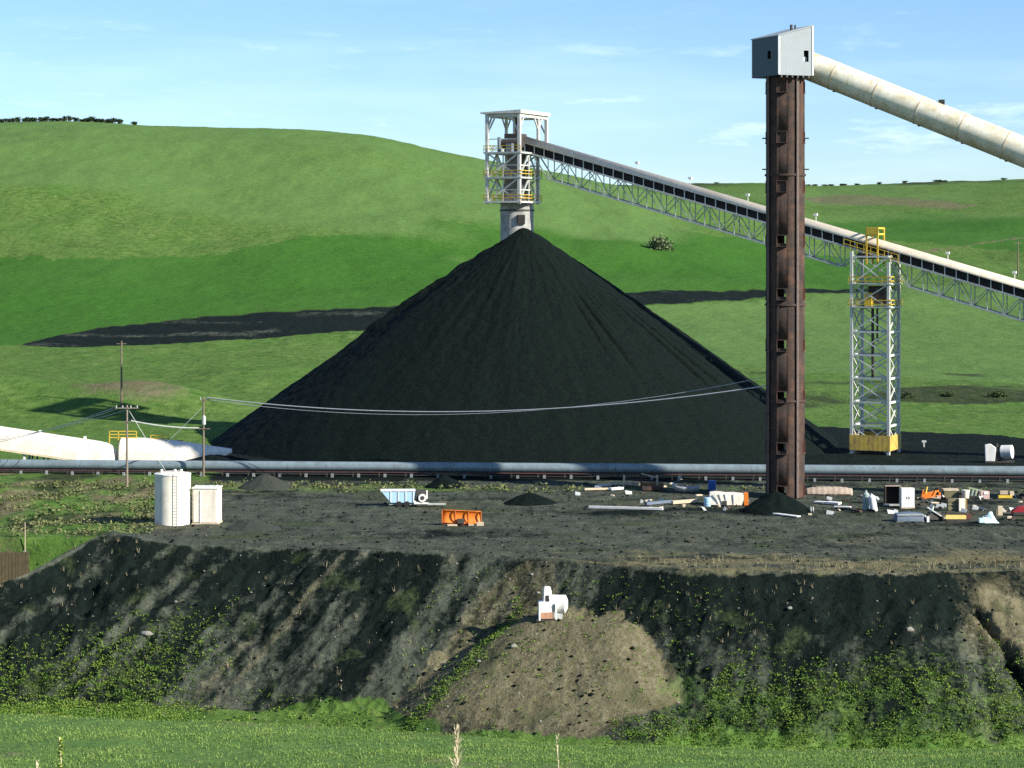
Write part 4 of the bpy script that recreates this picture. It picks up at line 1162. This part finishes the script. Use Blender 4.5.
m2.loft(rings, closed=False, caps=False).build('shell', paint('grey_scoop', (.36, .37, .36), (.2, .18, .16), .5), t, solid=.06)
MB().beam((-.4, -.75, .9), (-.4, .75, .9), .1).beam((.9, -.75, .9), (.9, .75, .9), .1).build('bar', GALV, t)
t, k = simple('tarped_crate', 'white tarp draped over a long crate with an orange end', 'crate', 728, 505.5, R(-3))
rings = []
for x, zt2, w in ((-2.35, .9, .55), (-2.2, 1.65, .8), (-1.4, 1.75, .9), (-.3, 1.6, .95), (.7, 1.62, .9), (1.85, 1.5, .88)):
    rings.append([(x-.25 if i in (0, 6) else x, y*w, z*zt2) for i, (y, z) in enumerate(((-1.15, .12), (-1.05, .55), (-.98, .95), (0, 1.03), (.98, .95), (1.05, .55), (1.15, .12)))])
tp_ = MB().loft(rings).build('tarp', WHITE2, t)
m2 = MB()
for x, dx in ((-1.7, .5), (-1.1, .35), (-.4, .2), (.6, .05)): m2.beam((x, -1.0, 1.5), (x+dx, -1.06, .3), .09)
m2.build('fold', paint('tarp_fold', (.55, .54, .50), (.3, .3, .3), .3), tp_)
MB().box((2.15, 0, .85), (.5, 1.7, 1.4)).build('end_board', ORANGE, t)
MB().box((0, 0, .1), (4.4, 1.5, .22)).build('skid', DARK, t)
MB().box((-1.05+.6, -1.12, .45), (.55, .12, .5)).build('patch', DARK, t)
for px, py, mat, lab, sc in ((712, 490, DBLUE, 'deep blue plastic drum standing behind the tarped crate', 1.0), (707.5, 506, BLUE, 'pale blue drum standing at the end of the tarped crate', .85)):
    t, k = simple('plastic_drum', lab, 'drum', px, py)
    MB().tube((0, 0, 0), (0, 0, 1.15*sc), .52*sc, .52*sc, 20).tube((0, 0, 1.15*sc), (0, 0, 1.25*sc), .52*sc, .42*sc, 20).build('body', mat, t)
    for z in (.38, .76): MB().tube((0, 0, z*sc-.04), (0, 0, z*sc+.04), .55*sc, .55*sc, 20).build('hoop', mat, t)
t, k = simple('marker_post', 'small white marker block behind the grey scoop', 'post', 680, 479.5)
MB().box((0, 0, .45), (.45, .3, .9)).build('block', WHITE, t, bevel=.05)
MB().box((0, 0, .03), (.7, .6, .12)).build('foot', GALV, t)

t, k = simple('culvert_shell', 'tan corrugated half pipe lying beside the rusty column', 'pipe', 829, 494.5, R(-4))
m2 = MB(); rings = []
for x in np.linspace(-2.9, 2.9, 30):
    rr2 = 1.05*(1-.25*abs(x/2.9)**3)+.03*math.cos(x*9)
    rings.append([(x, rr2*math.cos(math.pi*i/14), rr2*math.sin(math.pi*i/14)) for i in range(15)])
m2.loft(rings, closed=False, caps=False).build('shell', TAN, t, solid=.05)
MB().beam((-2.6, -.95, .1), (2.6, -.95, .1), .18).build('edge_beam', RUST, t)
t, k = simple('gas_bottle', 'grey green gas bottle beside the leaning white one', 'gas bottle', 866, 510)
MB().tube((0, 0, 0), (0, 0, 1.9), .42, .42, 18).tube((0, 0, 1.9), (0, 0, 2.15), .42, .15, 18).build('body', paint('grey_green', (.24, .30, .28), (.5, .5, .45), .4), t); MB().tube((0, 0, 2.15), (0, 0, 2.35), .12, .12, 8).build('valve', GALV, t)
t, k = simple('gas_bottle', 'leaning white gas bottle by the tan half pipe', 'gas bottle', 873, 511)
MB().tube((.12, 0, 0), (-.15, 0, 1.7), .44, .44, 18).tube((-.15, 0, 1.7), (-.19, 0, 1.95), .44, .15, 18).build('body', WHITE, t); MB().tube((-.19, 0, 1.95), (-.2, 0, 2.1), .1, .1, 8).build('valve', GALV, t)
t, k = simple('open_locker', 'rusty open fronted locker with black inside', 'locker', 893, 505.5)
w, h2 = 1.75, 2.35
m2 = MB().box((-w/2, .5, h2/2), (.14, 1.0, h2)).box((w/2, .5, h2/2), (.10, 1.0, h2)).box((0, .96, h2/2), (w-.15, .06, h2)).box((0, .5, h2+.03), (w+.2, 1.05, .08)).box((0, .5, .05), (w-.2, 1.0, .1))
m2.build('case', RUST, t); MB().box((0, .90, h2/2), (w-.2, .04, h2-.2)).build('dark_inset', BLACK, t)  # black sheet at the back stands in for the dark interior
MB().box((0, -.05, h2+.05), (w+.2, .06, .14)).build('top_trim', TAN, t); MB().box((-.1, -.2, .12), (w+.4, .5, .2)).build('sill', GALV, t)
t, k = simple('white_cabinet', 'tall white two door cabinet next to the open locker', 'cabinet', 908, 508.5, R(5))
bo = MB().box((0, .5, 1.25), (1.6, 1.0, 2.4)).build('case', WHITE2, t, bevel=.04)
for sx in (-.41, .41): d = MB().box((sx, -.03, 1.28), (.76, .06, 2.2)).build('door', WHITE, t); MB().box((sx*.35, -.08, 1.3), (.05, .05, .3)).build('handle', DARK, d)
MB().box((0, .45, .06), (1.7, 1.0, .14)).build('plinth', PALEWOOD, t)
t, k = simple('tarp_bundle', 'slate blue tarped bundle lying in front of the white cabinet', 'bundle', 909, 521, R(2))
rings = []
for x, hh3, w in ((-1.65, .5, .7), (-1.5, .85, .85), (0, 1.0, .9), (1.45, .9, .85), (1.62, .5, .7)): rings.append([(x, y*w, z*hh3+.08) for y, z in ((-1, 0), (-.98, .6), (-.75, .95), (.75, .95), (.98, .6), (1, 0))])
MB().loft(rings).build('tarp', SLATE, t); MB().box((0, -.92, .82), (3.0, .1, .12)).build('strap', GALV, t); MB().box((0, 0, .05), (3.1, 1.6, .12)).build('pallet', PALEWOOD, t)
t, k = simple('steel_scrap', 'heap of orange steel pieces near the white cabinet', 'scrap', 931, 498.5)
m2 = MB()
for (a, b2) in (((-1.1, 0, .1), (-.9, 0, 1.1)), ((-1.1, .1, .5), (1.0, .2, .95)), ((-1, -.2, .15), (1.1, -.1, .35)), ((.2, 0, .1), (.6, .1, 1.0)), ((1.0, 0, .1), (1.1, 0, .8)), ((-.6, .4, .1), (.4, .3, .9))): m2.beam(a, b2, .24)
m2.box((-.2, .2, .55), (1.4, .3, .5))
m2.build('frame', ORANGE, t); MB().beam((-.7, -.2, .7), (-.5, -.1, 1.5), .16).build('lever', YELLOW, t); MB().box((.9, -.3, .2), (.5, .4, .4)).build('block', PINK, t)
t, k = simple('timber_crate', 'pale topped timber crate behind the olive crate', 'crate', 951, 497.5)
MB().box((0, .4, .45), (1.8, 1.2, .85)).build('case', OLIVE, t, bevel=.04); MB().box((0, .4, .98), (1.9, 1.3, .2)).build('lid', PALEWOOD, t)
t, k = simple('round_tub', 'small cream tub beside the greenish lattice frame', 'tub', 965.5, 498)
MB().tube((0, 0, 0), (0, 0, .95), .42, .48, 18).build('body', CREAM, t); MB().tube((0, 0, .95), (0, 0, 1.02), .5, .5, 18).build('rim', WHITE, t)
t, k = simple('mesh_frame', 'greenish lattice frame lying between the cream tub and pink crate', 'frame', 976, 497.5, R(-6))
m2 = MB()
for i in range(5): m2.beam((-1.0+.45*i, -.2, .2), (-.7+.45*i, .5, 1.2-.12*i), .12)
m2.beam((-1.1, -.2, .25), (1.0, -.2, .2), .14).beam((-.8, .5, 1.2), (1.1, .5, .75), .14)
m2.build('lattice', paint('green_lattice', (.30, .36, .24), (.5, .45, .3), .5), t)
MB().box((0, .2, .12), (1.8, .9, .18)).build('base', PALEWOOD, t)
t, k = simple('pink_crate', 'pale pink crate beside the greenish lattice frame', 'crate', 985, 499)
MB().box((0, .4, .48), (1.1, .9, .95)).build('case', PINK, t, bevel=.05); MB().box((.1, -.08, .75), (.5, .08, .3)).build('patch', WHITE, t)
t, k = simple('yellow_beam', 'yellow steel beam with a tan plate and block on top', 'beam', 1006, 499, R(1))
MB().box((-.1, 0, .32), (1.7, .4, .32)).build('beam', YELLOW, t); MB().box((.75, .2, .72), (.5, .5, .5)).build('block', PALEWOOD, t); MB().box((-.2, .3, .8), (1.0, .4, .45)).build('plate', TAN, t)
t, k = simple('olive_crate', 'olive slatted crate standing against the white upright box', 'crate', 953, 511)
MB().box((0, .4, .75), (1.2, .9, 1.45)).build('case', OLIVE, t, bevel=.04)
m2 = MB()
for z in (.35, .8, 1.25): m2.box((0, -.08, z), (1.22, .05, .16))
m2.build('slat', paint('olive_slat', (.22, .20, .12), (.1, .09, .05), .4), t)
t, k = simple('upright_box', 'white upright box with yellow brown side beside the olive crate', 'box', 962.5, 511.5)
MB().box((-.05, .3, .78), (.75, .7, 1.5)).build('case', WHITE2, t, bevel=.03); MB().box((.43, .3, .75), (.2, .7, 1.4)).build('side_board', paint('brown_board', (.34, .22, .06), (.15, .1, .04), .5), t)
t, k = simple('engine_block', 'black scrap engine beside the yellow topped pallet', 'engine', 935, 521.5, R(10))
MB().box((0, .3, .65), (1.3, .9, .9)).tube((-.9, .1, .5), (-.5, .1, .5), .42, .42, 16).tube((.7, -.1, .45), (.95, -.1, .45), .4, .4, 16).build('block', DARK, t, bevel=.06)
MB().beam((-1.0, -.2, 1.7), (1.1, -.3, .4), .16).beam((-.4, 0, 1.1), (-.2, .1, 1.75), .2).build('shaft', GALV, t)
MB().box((-1.0, -.35, .35), (.28, .3, .65)).build('white_cap', WHITE, t)
t, k = simple('loaded_pallet', 'dark pallet with bright yellow board on top', 'pallet', 958, 521, R(-2))
MB().box((0, .4, .12), (2.7, 1.1, .2)).build('pallet', DARK, t)
MB().box((-.25, .35, .48), (2.3, 1.0, .45)).build('board', paint('bright_yellow', (.78, .62, .20), (.4, .3, .1), .3), t); MB().box((1.2, .3, .52), (.55, .8, .55)).build('end_block', REDRUST, t); MB().box((-.2, .5, .78), (2.3, .7, .12)).build('strip', RUST, t)
t, k = simple('cyan_sheet', 'crumpled pale cyan sheeting heaped on the bench', 'sheeting', 990, 523)
sv = []
nn = 14
for j in range(nn+1):
    for i in range(nn+1):
        u2, v2 = i/nn*2-1, j/nn*2-1
        z = max(0.02, 1.25*(1-max(abs(u2), abs(v2))**1.6)*(.75+.5*float(perlin(u2*2+3, v2*2, 181))))
        sv.append((u2*1.05+.15*float(perlin(u2*3, v2*3, 182)), v2*.8+.7, z))
MB().add(sv, [(j*(nn+1)+i, j*(nn+1)+i+1, (j+1)*(nn+1)+i+1, (j+1)*(nn+1)+i) for j in range(nn) for i in range(nn)]).build('sheet', CYAN, t, smooth=False)
MB().box((-.9, .1, .3), (.7, .6, .5)).build('box', CYAN, t, bevel=.03)
t, k = simple('cream_post', 'cream upright block behind the cyan sheeting', 'block', 999.5, 515.5)
MB().box((.08, .2, .55), (.55, .5, 1.1)).build('block', PALEWOOD, t, bevel=.03); MB().box((-.3, .2, .45), (.2, .45, .9)).build('board', OLIVE, t)
t, k = simple('red_bucket', 'dark red machine bucket past the cyan sheeting', 'bucket', 1024, 516.5, R(-5))
MB().prism([(-1.3, .15), (1.4, .1), (1.5, .8), (.6, 1.2), (-.6, 1.1), (-1.35, .6)], (1, 0, 0), (0, 0, 1), (0, 1, 0), 1.3).build('body', RED, t, bevel=.06); MB().box((0, -.05, .35), (2.4, .12, .35)).build('lip', DARK, t); MB().box((0, .5, .08), (2.2, .9, .16)).build('skid', DARK, t)
t, k = simple('spool', 'empty pale timber spool before the rusty column', 'spool', 812, 513)
MB().tube((-.12, 0, .38), (.12, 0, .38), .16, .16, 12).build('core', PALEWOOD, t)
for x in (-.14, .14): MB().tube((x-.03, 0, .38), (x+.03, 0, .38), .38, .38, 16).build('disc', WHITE, t)

# small offcuts lying among the stores
r3 = random.Random(11)
kinds = (('timber_offcut', 'small pale timber offcut lying among the stores around the column', 'offcut', PALEWOOD, 'pale timber offcuts among the stores', (.5, 1.3), .14),
         ('steel_offcut', 'small dark rusty steel offcut lying among the stores around the column', 'offcut', RUST, 'dark steel offcuts among the stores', (.4, 1.2), .20),
         ('sheet_scrap', 'small bent pale sheet scrap lying among the stores around the column', 'scrap', GALV, 'pale sheet scraps among the stores', (.4, .8), .06))
zones = ((880, 1024, 488, 500), (572, 700, 484, 496), (640, 760, 500, 511), (806, 900, 496, 516), (900, 1024, 490, 522), (915, 1010, 498, 520))
for i in range(126):
    nm, lab, cat, mt, gr, (l0, l1), th_ = kinds[i % 3]
    z_ = zones[(i*7+i//6) % 6]
    p, k = spot(r3.uniform(z_[0], z_[1]), r3.uniform(z_[2], z_[3]))
    l = r3.uniform(l0, l1); w_ = r3.uniform(.15, .5); ti = r3.uniform(-.3, .3)
    m2 = MB()
    if i % 3 == 2:
        m2.add([(-l/2, -w_, .02), (0, -w_*1.1, .35), (l/2, -w_, .1), (-l/2, w_, .05), (.05, w_, .5), (l/2, w_*.8, .12)], [(0, 1, 4, 3), (1, 2, 5, 4)])
        o = m2.build(nm, mt, loc=p, smooth=False, solid=.03)
    else:
        m2.prism([(-l/2, 0), (l/2, 0), (l/2-.05, th_), (l*.1, th_*1.25), (-l/2+.08, th_*.9)], (1, 0, ti*.3), (0, 0, 1), (0, 1, 0), w_)
        o = m2.build(nm, mt, loc=p+Vector((0, 0, .05)), bevel=.015)
    o.rotation_euler = (0, 0, r3.uniform(0, 3.1)); tag(o, lab, cat, gr)

# timber retaining wall in the cut on the left
xs_ = (-56.5, -51.2)
o = MB()
for i, x in enumerate(np.arange(xs_[0], xs_[1], .36)):
    o.box((x+53.5, 0, .85+.05*(i % 3)), (.33, .16, 4.6))
o = o.build('retaining_wall', TIMBER, loc=(-53.5, 238.9, -4.5)); tag(o, 'brown timber retaining wall set in the grassy cut', 'retaining wall')
t, k = simple('thin_stake', 'thin pale stake standing before the grassy cut', 'stake', 25, 556)
MB().tube((0, 0, -.2), (0, 0, 3.4), .05, .04, 8).build('shaft', PALEWOOD, t); MB().box((0, 0, .15), (.3, .3, .4)).build('foot', STONE, t)
# pale boulders on the bank
for px, py, s, lab in ((147, 635, .42, 'long pale stone on the dark streaky bank face'), (176, 602, .16, 'small pale stone high on the bank below the white tanks'), (514, 647, .30, 'pale stone on the shoulder of the soil fan below the pump'), (538.5, 594, .2, 'small white stone beside the white pump chute'),
                       (910, 631, .36, 'pale stone at the edge of the brown cracked bank'), (532, 575, .18, 'small white stone high on the bank above the pump'), (479, 662, .22, 'pale stone low on the weedy flank of the soil fan'), (790, 609, .26, 'pale stone high on the dark weedy bank')):
    p, k = spot(px, py)
    m2 = MB(); rings = []
    for i in range(7):
        a = math.pi*i/6; rings.append([(s*(1.5 if 'long' in lab else 1)*math.sin(a)*math.cos(b3)*(1+.22*math.sin(3*b3+i)), s*math.sin(a)*math.sin(b3)*(1+.2*math.cos(2*b3+px)), -s*.7*math.cos(a)) for b3 in np.linspace(0, 2*math.pi, 9)[:-1]])
    o = m2.loft(rings).build('boulder', STONE, loc=p+Vector((0, 0, s*.35))); tag(o, lab, 'stone')

# ------------------------------------------------------------------ plants
def near_stalk(px, top, dist, kind, label):
    x = (px-512)/F*dist; z = gz(x, dist); zt2 = EYE-(top-HOR)/F*dist
    t = thing('grass_stalk', label, 'plant', (x, dist, z))
    h = zt2-z
    MB().path([(0, 0, -.03), (-.01, 0, h*.4), (.006, .0, h*.75), (-.012, 0, h)], .0035, 5).build('stem', leaf_mat('straw', (.48, .40, .25), (.66, .57, .38), 20), t)
    m2 = MB(); r2 = random.Random(px)
    if kind == 'plume':
        for i in range(130):
            u2 = r2.random(); z2 = h*(.62+.37*u2); a = r2.uniform(0, 6.28); l = .085*(.25+1.5*u2*(1-u2)*1.6)*r2.uniform(.4, 1)
            p0 = Vector((0, 0, z2)); d = Vector((math.cos(a)*l, math.sin(a)*l, .05)); sd = Vector((-math.sin(a), math.cos(a), 0))*.0035
            m2.add([p0, p0+d*.6+sd, p0+d, p0+d*.6-sd], [(0, 1, 2, 3)])
        m2.build('plume', leaf_mat('straw', (.48, .40, .25), (.66, .57, .38), 20), t)
    elif kind == 'leafy':
        for i in range(170):
            u2 = r2.random(); z2 = h*(.45+.53*u2); a = r2.uniform(0, 6.28); l = .055*(1.15-u2*.8)
            p0 = Vector((0, 0, z2)); d = Vector((math.cos(a)*l, math.sin(a)*l, r2.uniform(.0, .03))); sd = Vector((-math.sin(a), math.cos(a), 0))*.014
            m2.add([p0, p0+d*.5+sd, p0+d, p0+d*.5-sd], [(0, 1, 2, 3)])
        m2.build('leaves', leaf_mat('weed_near', (.17, .26, .03), (.30, .38, .07), 20), t)
    else:
        for i in range(26):
            u2 = r2.random(); z2 = h*(.80+.19*u2); a = r2.uniform(0, 6.28)
            p0 = Vector((0, 0, z2)); d = Vector((math.cos(a)*.012, math.sin(a)*.012, .025)); sd = Vector((-math.sin(a), math.cos(a), 0))*.003
            m2.add([p0, p0+d*.6+sd, p0+d, p0+d*.6-sd], [(0, 1, 2, 3)])
        m2.build('seed_head', leaf_mat('straw', (.48, .40, .25), (.66, .57, .38), 20), t)
near_stalk(457, 730, 13, 'plume', 'straw coloured plume of dry grass rising before the soil fan')
near_stalk(558, 735, 14, 'seed', 'single thin dry stalk beside the straw coloured plume')
near_stalk(61, 737, 15, 'leafy', 'tall yellow green leafy weed spike on the near slope')
near_stalk(38, 760, 14, 'seed', 'short dry stalk beside the yellow green weed spike')

def crown_mesh(rx, rz, n, seed, leaf):
    r2 = np.random.default_rng(seed)
    cl = r2.normal(0, 1, (7, 3)); cl /= np.linalg.norm(cl, axis=1)[:, None]; cl *= .6
    c = cl[r2.integers(0, 7, n)]+r2.normal(0, .28, (n, 3))
    c *= np.array([rx, rx, rz])
    d = r2.normal(0, 1, (n, 3)); d /= np.linalg.norm(d, axis=1)[:, None]; s = np.cross(d, r2.normal(0, 1, (n, 3))); s /= np.linalg.norm(s, axis=1)[:, None]
    v = np.stack([c-d*leaf, c+s*leaf*.6, c+d*leaf, c-s*leaf*.6], 1).reshape(-1, 3)
    return v, np.arange(n*4).reshape(-1, 4)
DTREE = leaf_mat('dark_foliage', (.016, .030, .012), (.045, .062, .024), .5)
crowns = []
for i in range(4):
    v, f = crown_mesh(1, 1, 320, 300+i, .24); o = np_mesh('crown', v, f, DTREE, False); crowns.append(o.data); bpy.data.objects.remove(o)
trunk_o = MB().tube((0, 0, 0), (0, 0, 1), .09, .05, 7).build('trunk', WOOD); trunk_me = trunk_o.data; bpy.data.objects.remove(trunk_o)
def small_tree(px, dist, h, w, i, label, group, name='hill_tree'):
    x = (px-512)/F*dist; z = gz(x, dist)
    t = thing(name, label, 'tree', (x, dist, z-.1), i*.7, group)
    c = bpy.data.objects.new('crown', crowns[i % 4]); COL.objects.link(c); c.parent = t; c.location = (0, 0, h*.48); c.scale = (w/2, w/2, h*.52)
    k = bpy.data.objects.new('trunk', trunk_me); COL.objects.link(k); k.parent = t; k.scale = (h*.8, h*.8, h*.6)
def crest_dist(px, a, b):
    ys = np.arange(a, b, 6.); xs = (px-512)/F*ys
    return float(ys[np.argmax((H(xs, ys)-EYE)/ys)])
r2 = random.Random(5)
pxs = [3, 10, 17, 24, 29, 34, 41, 47, 52, 58, 64, 69, 75, 82, 87, 92, 97, 102, 108, 113, 119, 134]
for i, px in enumerate(pxs):
    small_tree(px, crest_dist(px, 1100, 1600)-4, r2.uniform(2.2, 3.4), r2.uniform(4, 6.5), i, 'small dark tree in the row on the skyline of the high green hill', 'trees on the high hill skyline')
for i, px in enumerate([808, 815, 824, 831, 843, 857, 880, 905, 938, 944, 1003, 716]):
    small_tree(px, crest_dist(px, 1700, 2700)-6, r2.uniform(1.3, 2.4), r2.uniform(5, 9), i+1, 'small dark tree on the low far skyline beneath the cream tube', 'trees on the low far skyline')
BUSH = leaf_mat('grey_bush', (.075, .105, .05), (.15, .18, .09), .4)
def bush(px, py, s, label, mat, y0=420, h=.7):
    g = ground(px, py, y0=y0); z = gz(*g)
    t = thing('bush', label, 'bush', (g[0], g[1], z-.1))
    v, f = crown_mesh(s, s*h, 600, px, s*.13); o = np_mesh('foliage', v, f, mat, False); o.parent = t; o.location = (0, 0, s*h*.6)
    MB().tube((0, 0, -.2), (0, 0, s*.6), s*.06, s*.03, 7).build('stem', WOOD, t)
bush(661, 250, 5.5, 'large pale grey green bush on the hillside above the haul road', BUSH)
for px, py, s, lab in ((905, 398, 2.0, 'dark round bush closest to the yellow based tower on the meadow'), (948, 396, 1.7, 'dark low bush in the middle of the meadow scrub line'), (996, 397, 2.3, 'dark wide bush at the far end of the meadow scrub line')):
    bush(px, py, s*.85, lab, leaf_mat('scrub_dark', (.022, .040, .014), (.060, .082, .030), .5), 395, .42)

# ------------------------------------------------------------------ camera
cam = bpy.data.cameras.new('camera'); co = bpy.data.objects.new('camera', cam); COL.objects.link(co)
co.location = (0, 0, EYE); co.rotation_euler = (R(90), 0, 0)
cam.sensor_width = 36; cam.lens = F/1024*36; cam.shift_y = (HOR-384)/1024
cam.clip_start = .5; cam.clip_end = 8000
scene.camera = co

# ------------------------------------------------------------------ light
sun = bpy.data.lights.new('sun', 'SUN'); sun.energy = 5.0; sun.angle = R(.55); sun.color = (1, .95, .86)
so = bpy.data.objects.new('sun', sun); COL.objects.link(so); so.rotation_euler = (-SUN).to_track_quat('-Z', 'Y').to_euler(); so.location = (100, -50, 120)
w = bpy.data.worlds.new('World'); scene.world = w; w.use_nodes = True
nt = w.node_tree; bg = nt.nodes['Background']
sky = nt.nodes.new('ShaderNodeTexSky'); sky.sky_type = 'NISHITA'; sky.sun_disc = False
sky.sun_elevation = SUN_EL; sky.sun_rotation = math.atan2(SUN.x, SUN.y); sky.altitude = 900; sky.air_density = 1.0; sky.dust_density = .15; sky.ozone_density = 3.5
tc = nt.nodes.new('ShaderNodeTexCoord')
def cloud(scale_v, lo, hi, off):
    mp = nt.nodes.new('ShaderNodeMapping'); mp.inputs['Scale'].default_value = scale_v; mp.inputs['Location'].default_value = off
    nt.links.new(tc.outputs['Generated'], mp.inputs['Vector'])
    return ramp(nt, noise(nt, mp.outputs[0], 1.0, 7, .62), lo, hi)
sep = nt.nodes.new('ShaderNodeSeparateXYZ'); nt.links.new(tc.outputs['Generated'], sep.inputs[0])
c1 = cloud((3, 3, 22), .48, .85, (3.6, 0, 1.2))
c2 = cloud((16, 16, 80), .56, .80, (1.7, 0, 5.4))
low = ramp(nt, sep.outputs[2], .12, .02)
f = math_n(nt, 'MULTIPLY', math_n(nt, 'MAXIMUM', math_n(nt, 'MULTIPLY', c1, .28), math_n(nt, 'MULTIPLY', c2, math_n(nt, 'ADD', math_n(nt, 'MULTIPLY', low, .75), .12))), .9)
tint = nt.nodes.new('ShaderNodeMix'); tint.data_type = 'RGBA'; tint.blend_type = 'MULTIPLY'; tint.inputs[0].default_value = 1
nt.links.new(sky.outputs[0], tint.inputs[6]); tint.inputs[7].default_value = (.80, .92, 1.08, 1)
cl = mixc(nt, f, tint.outputs[2], (9.2, 10.4, 11.2))
nt.links.new(cl, bg.inputs['Color']); bg.inputs['Strength'].default_value = .084
scene.view_settings.view_transform = 'Standard'; scene.view_settings.look = 'None'
scene.view_settings.exposure = .9; scene.view_settings.gamma = 1.0; scene.view_settings.use_curve_mapping = False
scene.cycles.max_bounces = 5; scene.cycles.use_denoising = False
